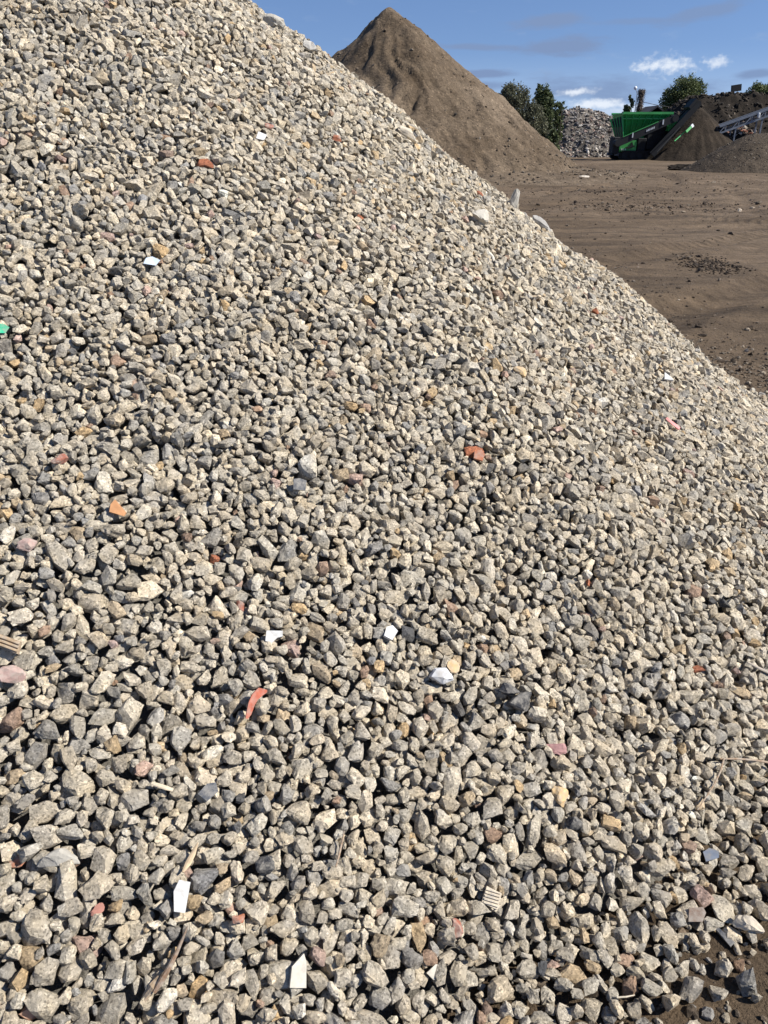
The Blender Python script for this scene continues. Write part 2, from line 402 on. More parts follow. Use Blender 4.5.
# ------------------------------------------------------------------ gravel pile
AX, AY, PH, PT, PTH = -1.70, 4.67, 2.87, 0.676, 0.425
def pile_base(x, y):
    dx, dy = x - AX, y - AY
    u = np.clip(-dx * math.cos(PTH) + dy * math.sin(PTH), 0, 5)
    rho = np.hypot(dx + u * math.cos(PTH), dy - u * math.sin(PTH))
    z = PH - PT * np.sqrt(rho ** 2 + .06)
    z = z + .10 * fbm(x * .9 + 5, y * .9, 3) + .05 * fbm(x * 3.1, y * 3.1, 2)
    return z - .043
def build_pile():
    r = np.random.default_rng(3)
    # core
    xs = np.linspace(-10.5, 3.6, 190); ys = np.linspace(-1.2, 11.5, 170)
    X, Y = np.meshgrid(xs, ys); Z = np.maximum(pile_base(X, Y) - .02, -.06)
    i = np.arange(X.size).reshape(X.shape)
    Fc = np.stack([i[:-1, :-1], i[:-1, 1:], i[1:, 1:], i[1:, :-1]], -1).reshape(-1, 4)
    keep = (Z.ravel()[Fc] > -.055).any(1)
    core_m = earth('gravel_core', (.13, .118, .10), (.26, .24, .20), 9, [(25, .05), (90, .01)], 40)
    pile = obj('gravel_pile', mesh_np('gravel_pile', np.stack([X, Y, Z], -1).reshape(-1, 3), Fc[keep]), core_m)
    tag(pile, 'big sloping heap of crushed grey concrete stones at the edge of the dirt yard', 'gravel pile')
    # heightfield that stones are dropped on
    g = .0045; x0, x1, y0, y1 = -3.6, 3.4, -.3, 6.2
    nx, ny = int((x1 - x0) / g), int((y1 - y0) / g)
    gx = x0 + g * np.arange(nx); gy = y0 + g * np.arange(ny)
    GX, GY = np.meshgrid(gx, gy)
    B = np.maximum(pile_base(GX, GY), 0.0).astype(np.float32)
    del GX, GY
    H = B.copy()
    def baseat(x, y): return B[((y - y0) / g).astype(int), ((x - x0) / g).astype(int)]
    # where stones are wanted: inside the view with a margin, on the front of the heap
    M = 600000
    cx = r.uniform(x0 + .15, x1 - .15, M); cy = r.uniform(y0 + .15, y1 - .15, M)
    pb = pile_base(cx, cy); cz = np.maximum(pb, 0)
    px, py, dep = project(np.stack([cx, cy, cz], -1))
    inside = (px > -110) & (px < 880) & (py > -100) & (py < 1120) & (dep > .5)
    # in front of or a little past the skyline: the surface faces the camera
    e = .05
    nxg = -(pile_base(cx + e, cy) - pile_base(cx - e, cy)) / (2 * e); nyg = -(pile_base(cx, cy + e) - pile_base(cx, cy - e)) / (2 * e)
    facing = ((0 - cx) * nxg + (0 - cy) * nyg + (CAM_H - cz)) > -.42
    dens = np.where(pb > .03, 1.0, np.clip(.95 * np.exp(pb / .06), 0, 1)); dens[pb < -.30] = 0
    ok = inside & facing & (r.random(M) < dens)
    cx, cy, pb, dep = cx[ok], cy[ok], pb[ok], dep[ok]
    area = (x1 - x0 - .3) * (y1 - y0 - .3) / M * ok.sum()
    n = min(len(cx), int(area * 5200))
    log('pile area', round(area, 2), 'tries', n)
    placed = []
    sizes = np.clip(.0158 * np.exp(r.normal(0, .25, n)), .008, .028) * np.interp(pb[:n], [0, .5, 2.0, 2.8], [1.0, .98, .90, .85])
    small = r.random(n) < .20; sizes[small] *= r.uniform(.38, .62, small.sum())
    asp = np.stack([1 + .62 * r.random(n) ** 2.0, r.uniform(.78, 1.03, n), r.uniform(.55, .92, n)], -1)
    S = sizes[:, None] * asp
    RT = rand_rot(n, .55, r)
    order = np.argsort(-sizes + r.normal(0, .008, n))      # bigger ones a little earlier
    slope_frames = {}
    for k in order:
        x, y = cx[k], cy[k]
        # local slope frame
        gx_ = (pile_base(x + e, y) - pile_base(x - e, y)) / (2 * e) if pb[k] > .02 else 0.0
        gy_ = (pile_base(x, y + e) - pile_base(x, y - e)) / (2 * e) if pb[k] > .02 else 0.0
        nrm = np.array([-gx_, -gy_, 1.0]); nrm /= np.linalg.norm(nrm)
        t1 = np.array([1, 0, -nrm[0] / nrm[2]]); t1 /= np.linalg.norm(t1); t2 = np.cross(nrm, t1)
        Rm = np.stack([t1, t2, nrm], 1) @ RT[k]
        s = S[k] * .94
        A = Rm @ np.diag(1 / s ** 2) @ Rm.T
        rad = s.max(); m = int(rad / g) + 1
        o = g * np.arange(-m, m + 1); DX, DY = np.meshgrid(o, o)
        bq = A[0, 2] * DX + A[1, 2] * DY; cq = A[0, 0] * DX * DX + 2 * A[0, 1] * DX * DY + A[1, 1] * DY * DY - 1
        disc = bq * bq - A[2, 2] * cq
        msk = disc > 0
        sq = np.sqrt(np.where(msk, disc, 0)); zb = (-bq - sq) / A[2, 2]; zt = (-bq + sq) / A[2, 2]
        best = None
        for t in range(8):
            jx = x + (r.uniform(-1, 1) * .035 if t else 0); jy = y + (r.uniform(-1, 1) * .035 if t else 0)
            ix = int((jx - x0) / g); iy = int((jy - y0) / g)
            Hp = H[iy - m:iy + m + 1, ix - m:ix + m + 1]
            zc = np.where(msk, Hp - zb, -9).max()
            rel = zc - B[iy, ix]
            if best is None or rel < best[0]: best = (rel, zc, ix, iy)
        rel, zc, ix, iy = best
        cap = .046 if pb[k] > .05 else .028
        if rel > cap: continue
        zc -= .10 * s.min()
        Hp = H[iy - m:iy + m + 1, ix - m:ix + m + 1]
        np.copyto(Hp, np.maximum(Hp, zc + zt), where=msk)
        placed.append((x0 + ix * g, y0 + iy * g, zc, k, Rm))
    C = np.array([p[:3] for p in placed]); ks = np.array([p[3] for p in placed]); RM = np.array([p[4] for p in placed])
    S = S[ks]; nS = len(C)
    px, py, dep = project(C)
    # still on top?  compare own top with the finished heightfield, towards the camera
    top = H[((C[:, 1] - y0) / g).astype(int), ((C[:, 0] - x0) / g).astype(int)]
    visible = (top - C[:, 2]) < S.min(1) * 1.2
    psize = S[:, 1] * S[:, 1] / dep ** 2
    vis_in = visible & (px > 12) & (px < 756) & (py > 12) & (py < 1012)
    idx = np.where(vis_in)[0]; hero = idx[np.argsort(-psize[idx])[:300]]
    ishero = np.zeros(nS, bool); ishero[hero] = True
    cols = stone_cols(nS, r); var = r.integers(0, NV, nS)
    inview = visible & (px > -30) & (px < 800) & (py > -30) & (py < 1050)
    near = (dep < 2.5) & inview & ~ishero & (S[:, 0] / dep * F > 4.5)
    mid = ~near & ~ishero & inview
    rest = ~near & ~ishero & ~mid
    log('stones', nS, 'near', near.sum(), 'mid', mid.sum(), 'rest', rest.sum(), round(time.time() - T0, 1))
    parts = [merge_rocks('n', C[q], RM[q], S[q], var[q], sub, cols[q]) for q, sub in ((near, 2), (mid, 1), (rest, 0))]
    # coarser stones on the rest of the front of the heap, out of view
    n2 = 22000
    ax = r.uniform(-8, 3.5, n2); ay = r.uniform(-1, 6.5, n2); pz = pile_base(ax, ay)
    qx, qy, qd = project(np.stack([ax, ay, np.maximum(pz, 0)], -1))
    out = ~((qx > -110) & (qx < 880) & (qy > -100) & (qy < 1120) & (qd > .5)) & (pz > -.05)
    out &= ~((np.hypot(ax, ay) < .9) & (pz < .1))
    ax, ay, pz = ax[out], ay[out], pz[out]; m2 = len(ax)
    s2 = np.clip(.026 * np.exp(r.normal(0, .25, m2)), .012, .045)[:, None] * np.stack([r.uniform(1, 1.4, m2), r.uniform(.8, 1, m2), r.uniform(.55, .9, m2)], -1)
    parts.append(merge_rocks('o', np.stack([ax, ay, np.maximum(pz, 0) + .012], -1), rand_rot(m2, .8, r), s2, r.integers(0, NV, m2), 0, stone_cols(m2, r)))
    V, Fc, Cc = join(parts)
    st = obj('gravel', mesh_np('gravel', V, Fc, Cc), M_STONE, pile); tag(st, kind='stuff')
    log('gravel tris', len(Fc))
    meshes = [mesh_np('stone', *SH[2][i]) for i in range(NV)]
    for me in meshes: me.materials.append(M_STONE_OBJ)
    for k in hero:
        o = bpy.data.objects.new('stone', meshes[var[k]]); COL.objects.link(o); o.parent = pile
        o.matrix_local = Matrix.Translation(Vector(C[k])) @ Matrix(RM[k].tolist()).to_4x4() @ Matrix.Diagonal((*S[k], 1))
        o.color = (*cols[k], 1)
    def hit(px, py):
        d = ray(px, py); s = np.linspace(.8, 7, 9000)
        P = np.array([0, 0, CAM_H]) + s[:, None] * d
        inb = (P[:, 0] > x0 + .02) & (P[:, 0] < x1 - .02) & (P[:, 1] > y0 + .02) & (P[:, 1] < y1 - .02)
        ix = np.clip(((P[:, 0] - x0) / g).astype(int), 0, nx - 1); iy = np.clip(((P[:, 1] - y0) / g).astype(int), 0, ny - 1)
        h = inb & (P[:, 2] <= H[iy, ix])
        if not h.any(): return gp(px, py)
        return P[np.argmax(h)]
    return pile, hit
pile, pile_hit = build_pile()
log('pile done', round(time.time() - T0, 1))

# ------------------------------------------------------------------ odd pieces lying on the gravel
def smooth_bevel(bm, w):
    bmesh.ops.bevel(bm, geom=bm.edges[:], offset=w, segments=1, affect='EDGES')
def to_obj(name, bm, mat, parent=None, smooth=False):
    me = bpy.data.meshes.new(name); bmesh.ops.recalc_face_normals(bm, faces=bm.faces[:]); bm.to_mesh(me); bm.free()
    if smooth:
        for p in me.polygons: p.use_smooth = True
    return obj(name, me, mat, parent)
def slab_bm(outline, th, jitter=0.0, r=None, bev=None):
    bm = bmesh.new()
    vs = [bm.verts.new((x, y, -th / 2)) for x, y in outline]
    f = bm.faces.new(vs)
    ret = bmesh.ops.extrude_face_region(bm, geom=[f])
    for v in ret['geom']:
        if isinstance(v, bmesh.types.BMVert): v.co.z += th
    if bev: smooth_bevel(bm, bev)
    if jitter and r is not None:
        for v in bm.verts: v.co += Vector(r.normal(size=3)) * jitter
    return bm
def slope_normal(x, y):
    e = .1
    if pile_base(np.array(x), np.array(y)) < .02: return Vector((0, 0, 1))
    gx = float(pile_base(np.array(x + e), np.array(y)) - pile_base(np.array(x - e), np.array(y))) / (2 * e)
    gy = float(pile_base(np.array(x), np.array(y + e)) - pile_base(np.array(x), np.array(y - e))) / (2 * e)
    return Vector((-gx, -gy, 1)).normalized()
def lay(o, px, py, spin, tilt=(0, 0), lift=.0):
    """rest a thing on the stones met by this pixel's ray; its own x axis runs to the right, z out of the slope"""
    P = Vector(pile_hit(px, py)); n = slope_normal(P.x, P.y)
    v = (Vector((0, 0, CAM_H)) - P).normalized()
    n = (n * .75 + v * .45).normalized()
    x = Vector((1, 0, 0)); x = (x - n * x.dot(n)).normalized(); y = n.cross(x)
    B = Matrix((x, y, n)).transposed()
    B = B @ Matrix.Rotation(R(spin), 3, 'Z') @ Matrix.Rotation(R(tilt[0]), 3, 'X') @ Matrix.Rotation(R(tilt[1]), 3, 'Y')
    o.matrix_world = Matrix.Translation(P + n * (lift + .005)) @ B.to_4x4()
    return P
def px_m(px, py):                     # metres per pixel on the heap at this pixel
    P = pile_hit(px, py); return float(project(np.array(P))[2]) / F
M_WHITE = plain('white_glaze', (.60, .60, .58), .35, .08, 40, dust=.7)
M_CREAM = plain('cream_tile', (.54, .50, .41), .6, .12, 60, dust=.7)
M_TERRA = plain('terracotta', (.36, .13, .065), .85, .22, 70, bmp=.002, dust=.7)
M_BRICK = plain('red_brick', (.27, .095, .06), .92, .3, 90, bmp=.003, dust=.7)
M_SLATE = plain('dark_slate', (.055, .062, .075), .55, .2, 60, bmp=.001, dust=.7)
M_BLUEGREY = plain('blue_grey_tile', (.22, .25, .30), .45, .15, 60, dust=.7)
M_WOOD = plain('weathered_wood', (.36, .26, .16), .85, .35, 80, bmp=.002, dust=.7)
M_BARK = plain('bark', (.17, .105, .065), .95, .45, 90, bmp=.003, dust=.7)
M_TWIG = plain('dry_twig', (.26, .175, .11), .9, .3, 120, dust=.7)
M_GREENP = plain('green_plastic', (.03, .42, .22), .4, .1, 30, dust=.7)
M_PINK = plain('pink_plastic', (.72, .20, .19), .5, .12, 40, dust=.7)
M_BROWNT = plain('brown_tile', (.20, .135, .095), .7, .2, 60, dust=.7)
M_MARBLE = plain('pale_marble', (.50, .50, .50), .5, .12, 50, bmp=.001, dust=.7)
M_TANS = plain('tan_stone', (.52, .36, .18), .9, .25, 60, bmp=.004, dust=.7)
M_CREAMS = plain('cream_stone', (.56, .48, .36), .92, .2, 50, bmp=.004, dust=.7)
M_PINKS = plain('pink_stone', (.37, .25, .215), .92, .25, 60, bmp=.004, dust=.7)
M_ASPH = plain('asphalt_lump', (.03, .031, .035), .9, .5, 160, bmp=.004, dust=.7)
M_GREYB = plain('grey_concrete', (.35, .33, .285), .93, .22, 45, bmp=.005, dust=.7)

def shard(name, label, cat, px, py, outline, th, mat, spin=0, tilt=(0, 0), lift=.006, bev=None):
    """outline in picture pixels about its middle, y upwards"""
    k = px_m(px, py); r = np.random.default_rng(int(px * 7 + py))
    bm = slab_bm([(x * k, y * k) for x, y in outline], th, .0006, r, bev)
    o = to_obj(name, bm, mat); lay(o, px, py, spin, tilt, lift); tag(o, label, cat); return o
def lump(name, label, cat, px, py, w, h, mat, spin=0, tilt=(15, 10), flat=.7, seed=0, lift=0.0, sub=2):
    k = px_m(px, py)
    V0, F0 = cut_stone(np.random.default_rng(900 + seed), 2)
    o = obj(name, mesh_np(name, V0 * np.array([w, h, flat * min(w, h)]) * k / 2, F0), mat); lay(o, px, py, spin, tilt, lift); tag(o, label, cat); return o
def rod(points, radii, seg=7, flat=1.0):
    """tapered bent rod through local points"""
    bm = bmesh.new(); rings = []
    pts = [Vector(p) for p in points]
    for i, p in enumerate(pts):
        d = (pts[min(i + 1, len(pts) - 1)] - pts[max(i - 1, 0)]).normalized()
        a = d.orthogonal().normalized(); a = Vector((0, 0, 1)).cross(d); a = a.normalized() if a.length > 1e-4 else Vector((1, 0, 0)); b = d.cross(a)
        rings.append([bm.verts.new(p + (a * math.cos(t) + b * math.sin(t) * flat) * radii[i]) for t in np.linspace(0, 2 * math.pi, seg, endpoint=False)])
    for r0, r1 in zip(rings, rings[1:]):
        for j in range(seg): bm.faces.new((r0[j], r0[(j + 1) % seg], r1[(j + 1) % seg], r1[j]))
    bm.faces.new(rings[0][::-1]); bm.faces.new(rings[-1])
    return bm

shard('tile_shard', 'white glazed tile fragment, four sided, lying flat beside the long bark strip', 'tile shard', 181, 896, [(-5, -14), (6, -15), (8, 12), (-3, 14), (-8, 4)], .007, M_WHITE, 0, (6, 0), .008)
shard('tile_shard', 'cream white five sided tile fragment with a pointed top among grey stones', 'tile shard', 298, 971, [(-8, -14), (8, -14), (7, 8), (4, 15), (-7, 4)], .007, M_CREAM, 0, (4, 6), .008)
shard('tile_shard', 'small square cream tile chip tilted on a corner', 'tile shard', 433, 971, [(-8, -2), (-1, -8), (8, 1), (2, 7)], .006, M_CREAM, 0, (10, 0), .008)
shard('tile_shard', 'small white tile chip with a notched edge in the middle of the heap', 'tile shard', 274, 638, [(-8, -5), (-2, -6), (3, -1), (8, 0), (8, 6), (-8, 6)], .007, M_WHITE, 0, (5, 0), .008)
shard('marble_chip', 'pale grey marble chip with a flat polished face', 'marble chip', 389, 634, [(-7, -4), (2, -8), (8, 2), (3, 8), (-4, 5)], .008, M_MARBLE, 0, (-10, 10), .008)
lump('marble_chip', 'broad white marble lump lying beside a round tan disc', 'marble chip', 440, 677, 24, 17, M_MARBLE, 10, (10, 0), .6, 2, .006)
shard('tile_disc', 'rounded tan tile piece leaning against the white marble lump', 'tile shard', 452, 668, [(7 * math.cos(a), 8 * math.sin(a)) for a in np.linspace(0, 6.283, 11)[:-1]], .008, M_TANS, 0, (-15, 10), .008, .0015)
shard('slate_chip', 'square dark slate chip lying flat in the middle of the slope', 'slate chip', 299, 486, [(-6, -6), (6, -6), (7, 4), (0, 6), (-6, 5)], .006, M_SLATE, 0, (5, 0), .008)
shard('slate_chip', 'four sided dark slate chip below the orange curved shard', 'slate chip', 209, 792, [(-10, -3), (-1, -10), (9, 0), (5, 8), (-3, 6)], .006, M_SLATE, 0, (5, 0), .008)
shard('tile_shard', 'dark blue glassy rectangular tile piece on bare soil at the foot of the heap', 'tile shard', 724, 940, [(-6, 8), (-3, 10), (8, -5), (3, -9)], .006, M_SLATE, 0, (0, 0), .006)
shard('tile_shard', 'flat brown tile piece next to bare soil at the foot of the heap', 'tile shard', 696, 917, [(-10, -6), (3, -7), (9, 1), (8, 6), (-6, 6)], .008, M_BROWNT, 0, (8, 0), .008)
shard('tile_shard', 'blue grey rounded tile piece near the forked twig', 'tile shard', 711, 858, [(-7, -5), (6, -3), (8, 3), (0, 7), (-7, 4)], .006, M_BLUEGREY, 0, (5, -10), .008)
shard('terracotta_shard', 'triangular orange terracotta shard lying flat', 'terracotta shard', 118, 511, [(-8, -4), (7, -7), (8, -3), (-4, 9), (-7, 4)], .009, M_TANS if False else plain('orange_tile', (.44, .22, .10), .85, .18, 60, bmp=.001), 0, (6, 0), .009)
shard('terracotta_shard', 'small flat orange terracotta chip among grey stones on the sunny flank', 'terracotta shard', 478, 457, [(-6, -4), (3, -6), (6, 1), (2, 6), (-5, 4)], .008, M_TERRA, 0, (0, 0), .008)
shard('white_chip', 'bright white angular chip close to the pink plastic strip', 'tile shard', 666, 379, [(-5, -4), (5, -4), (2, 1), (-2, 6)], .008, M_WHITE, 0, (-10, 0), .01)
shard('white_chip', 'white chip lying beside a red brick crumb near the skyline of the heap', 'tile shard', 260, 139, [(-5, -4), (3, -4), (6, 3), (-3, 4)], .008, M_WHITE, 0, (0, 0), .01)
shard('plastic_scrap', 'bright green plastic scrap at the edge of view on the gravel', 'plastic scrap', 2, 331, [(-6, -6), (4, -4), (7, 2), (1, 5), (-6, 3)], .003, M_GREENP, 0, (10, 5), .012)
shard('plastic_scrap', 'pale blue folded plastic scrap high on the gravel slope', 'plastic scrap', 152, 264, [(-8, -4), (4, -4), (8, 2), (0, 5), (-6, 2)], .003, plain('pale_blue_plastic', (.52, .60, .70), .4, .1, 40), 0, (5, 0), .012)
shard('plastic_strip', 'narrow pink plastic strip lying across grey stones', 'plastic strip', 671, 426, [(-7, 5), (-5, 7), (7, -4), (5, -7), (-1, -2)], .004, M_PINK, 0, (0, 0), .012)
def curved_shard():
    px, py = 257, 706; k = px_m(px, py)
    c = [(9, 13), (2, 12), (-3, 7), (-6, 0), (-8, -9), (-10, -14)]; w = [1.2, 4.5, 4.0, 3.4, 2.6, 1.2]
    left, right = [], []
    for i, (x, y) in enumerate(c):
        a = c[max(i - 1, 0)]; b = c[min(i + 1, len(c) - 1)]; d = Vector((b[0] - a[0], b[1] - a[1])).normalized(); n = Vector((-d.y, d.x))
        left.append(((x + n.x * w[i]) * k, (y + n.y * w[i]) * k)); right.append(((x - n.x * w[i]) * k, (y - n.y * w[i]) * k))
    bm = slab_bm(left + right[::-1], .005)
    o = to_obj('plastic_shard', bm, plain('orange_red_shard', (.38, .10, .055), .75, .3, 60, dust=.5)); lay(o, px, py, 0, (12, 18), .016)
    tag(o, 'curved orange red shard standing between grey stones', 'shard')
curved_shard()
for (nm, lb, x, y, w, h, mt, sp, sd) in (
        ('brick_fragment', 'rust brown brick fragment low on the heap, near the ribbed tile chip', 455, 929, 14, 19, M_BRICK, 15, 1),
        ('brick_fragment', 'orange red rough brick fragment near the long grey slab stone', 18, 862, 20, 14, M_TERRA, 45, 2),
        ('brick_fragment', 'elongated dark red brick fragment lying above the orange triangle shard', 60, 461, 17, 10, M_BRICK, 30, 3),
        ('brick_fragment', 'round orange brick pebble at the bottom of the heap', 30, 1012, 19, 15, plain('orange_pebble', (.42, .26, .18), .9, .2, 50), 0, 4),
        ('brick_fragment', 'small orange brick crumb near the skyline below the cream block', 336, 140, 10, 6, M_TERRA, 0, 5),
        ('brick_fragment', 'reddish brick crumb beside the small white chip near the skyline', 268, 128, 11, 6, M_BRICK, 20, 6),
        ('brick_fragment', 'dark red brick sliver beside the notched white tile chip', 240, 607, 12, 8, M_BRICK, -30, 7),
        ('brick_fragment', 'brown red brick pebble close to the broad bark strip', 98, 910, 14, 11, plain('dull_brick', (.34, .16, .12), .92, .25, 60, bmp=.002), 20, 8),
        ('brick_fragment', 'orange brown brick chip touching a small white pebble', 238, 919, 13, 8, M_TERRA, 8, 9)):
    lump(nm, lb, 'brick fragment', x, y, w, h, mt, sp, (10, 5), .75, sd, .006)
lump('stone_block', 'large tan cream block lying just under the skyline of the heap', 'stone block', 406, 137, 24, 15, M_CREAMS, -30, (5, 0), .8, 21, .012)
lump('stone_block', 'large pale block with a flat sunlit face near the right flank', 'stone block', 478, 220, 19, 16, plain('pale_block', (.42, .39, .33), .92, .18, 45, bmp=.004), -15, (-5, 0), .8, 22, .012)
lump('stone_block', 'flat grey slab lying on the skyline over the dirt yard', 'stone block', 540, 226, 24, 11, plain('pale_grey_slab', (.30, .285, .26), .93, .2, 45, bmp=.004), -32, (0, 10), .6, 23, .016)
lump('stone_block', 'pointed grey slab standing upright on the skyline of the heap', 'stone block', 512, 205, 12, 24, M_GREYB, 0, (40, 10), .7, 24, .02)
lump('stone_block', 'rough grey block poking up from the skyline against blue sky', 'stone block', 273, 26, 22, 15, M_GREYB, -20, (10, 10), .8, 25, .018)
lump('stone_block', 'rounded pale block on the skyline beside the dark shoulder of the soil heap', 'stone block', 308, 50, 15, 10, plain('light_block', (.42, .40, .36), .92, .18, 45, bmp=.004), 0, (10, 0), .8, 26, .018)
lump('stone_block', 'long grey slab stone with a sharp lower edge', 'stone block', 60, 858, 41, 17, M_GREYB, 4, (8, 0), .55, 27, .008)
lump('tan_stone', 'yellow tan wedge shaped stone on the lower slope', 'tan stone', 558, 797, 17, 20, M_TANS, -10, (0, 10), .7, 31, .008)
lump('tan_stone', 'yellow tan stone chip on the sunny flank above the pink strip', 'tan stone', 519, 373, 15, 11, M_TANS, -30, (0, 0), .7, 32, .008)
lump('tan_stone', 'oblong tan stone lying on bare soil at the foot of the heap', 'tan stone', 748, 925, 30, 15, M_CREAMS, -25, (0, 0), .7, 33, .0)
lump('pink_stone', 'large dull pink stone beside the ridged wood block', 'pink stone', 14, 675, 24, 20, M_PINKS, 20, (0, 0), .75, 41, .008)
lump('pink_stone', 'dull pink stone on the shaded side above the wood block', 'pink stone', 28, 546, 18, 14, M_PINKS, 0, (0, 10), .75, 42, .008)
lump('pink_stone', 'flat crimson pink stone lying below the black asphalt lumps', 'pink stone', 555, 750, 21, 12, plain('crimson_stone', (.34, .19, .175), .92, .22, 60, bmp=.004), 0, (0, 0), .6, 43, .008)
for (lb, x, y, w, h, sd) in (('large black asphalt lump in a hollow of the lower slope', 517, 704, 27, 19, 51), ('black asphalt lump wedged against grey stones above the other one', 507, 690, 20, 13, 52),
                             ('black gritty asphalt lump near the yellow tan wedge stone', 573, 824, 20, 14, 53), ('speckled black asphalt lump beside the dark brown stone low on the heap', 265, 866, 20, 18, 54)):
    lump('asphalt_lump', lb, 'asphalt lump', x, y, w, h, M_ASPH, 10, (5, 5), .8, sd, .006)
def ribbed_tile():
    px, py = 490, 898; k = px_m(px, py); root = empty('ribbed_tile')
    bm = slab_bm([(-9 * k, -7 * k), (7 * k, -9 * k), (9 * k, 6 * k), (-7 * k, 9 * k)], .009); to_obj('tile_body', bm, M_CREAMS, root)
    for i in range(5):
        y = (-6 + 3 * i) * k
        bm = bmesh.new(); bmesh.ops.create_cube(bm, size=1.0); bmesh.ops.scale(bm, vec=(15 * k, 1.4 * k, .003), verts=bm.verts[:]); bmesh.ops.translate(bm, vec=(0, y, .0058), verts=bm.verts[:])
        to_obj('rib', bm, M_CREAMS, root)
    lay(root, px, py, -15, (5, 0), .010); tag(root, 'cream tile chip with fine parallel ribs low on the heap', 'tile shard')
ribbed_tile()
def wood_block():
    px, py = 8, 645; k = px_m(px, py); root = empty('wood_block')
    bm = slab_bm([(-16 * k, -2 * k), (13 * k, -8 * k), (13 * k, 4 * k), (-16 * k, 10 * k)], .02, .0008, np.random.default_rng(4)); to_obj('block_body', bm, M_WOOD, root)
    for i in range(3):
        y = (-3 + 3.6 * i) * k
        bm = rod([(-16 * k, y + 3 * k, .012), (0, y, .0125), (13 * k, y - 3 * k, .012)], [.003, .0032, .003], 6); to_obj('ridge', bm, M_WOOD, root)
    lay(root, px, py, -6, (5, 0), .012); tag(root, 'ridged brown wood block with parallel grooves in the gravel', 'wood block')
wood_block()
def pixel_rod(name, label, cat, pts, rad, mat, lift=.012, parent=None, flat=1.0):
    W = []
    for (x, y) in pts:
        P = Vector(pile_hit(x, y)); v = (Vector((0, 0, CAM_H)) - P).normalized(); W.append(P + v * .004 + slope_normal(P.x, P.y) * lift)
    for _ in range(2):                                        # a stiff stick bridges hollows
        W = [W[0]] + [(W[i - 1] + W[i] * 2 + W[i + 1]) / 4 for i in range(1, len(W) - 1)] + [W[-1]]
    c = W[len(W) // 2] if parent is None else Vector((0, 0, 0)); 
    bm = rod([w - c for w in W], rad, 8, flat)
    o = to_obj(name, bm, mat, parent)
    if parent is None: o.location = c; tag(o, label, cat)
    return o
pixel_rod('bark_strip', 'long dark brown bark strip tapering to a thin tip, lying over stones', 'bark strip', [(188, 926), (183, 940), (177, 953), (171, 967), (163, 980), (155, 992)], [.0015, .003, .0042, .005, .0062, .004], M_BARK, .016)
pixel_rod('bark_strip', 'broad short bark strip with a tan inner face beside the long thin strip', 'bark strip', [(160, 976), (153, 986), (145, 997), (140, 1006)], [.004, .009, .0105, .005], M_WOOD, .014, None, .4)
pixel_rod('wood_splinter', 'pale tan wood splinter pointing up the slope', 'wood splinter', [(198, 844), (193, 856), (188, 866), (183, 873)], [.0015, .006, .007, .0025], plain('pale_splinter', (.50, .38, .24), .85, .2, 90), .014, None, .45)
pixel_rod('wood_splinter', 'flat pale wooden chip lying level near the dark slate chip', 'wood splinter', [(152, 785), (160, 788), (167, 790), (173, 792)], [.004, .0055, .0055, .004], plain('pale_chip', (.56, .47, .34), .85, .15, 90), .014, None, .5)
tw = empty('forked_twig'); tag(tw, 'thin forked brown twig lying over stones on the lower flank', 'twig')
pixel_rod('stem', None, None, [(790, 772), (768, 764), (748, 761), (732, 760), (716, 761)], [.0036, .0034, .003, .0028, .0022], M_TWIG, .016, tw)
pixel_rod('fork', None, None, [(720, 761), (718, 775), (711, 787), (702, 798), (693, 812)], [.0024, .0024, .0022, .002, .0012], M_TWIG, .016, tw)
pixel_rod('wood_splinter', 'grey brown wooden lath sticking out of the gravel flank', 'wood splinter', [(745, 664), (756, 670), (766, 675), (778, 680)], [.004, .006, .006, .006], plain('grey_lath', (.36, .31, .25), .9, .25, 80), .012, None, .6)
pixel_rod('dry_stem', 'thin pale dry stem curved over bare soil at the foot of the heap', 'dry stem', [(607, 1000), (616, 1001), (626, 1001), (634, 998)], [.0016, .0018, .0017, .001], plain('pale_stem', (.48, .42, .32), .9, .15, 90), .010)
pixel_rod('dry_stem', 'slender brown stem standing between stones in the lower middle', 'dry stem', [(342, 832), (340, 845), (337, 857), (334, 868)], [.0012, .0022, .0025, .0015], M_TWIG, .014)
log('debris', round(time.time() - T0, 1))

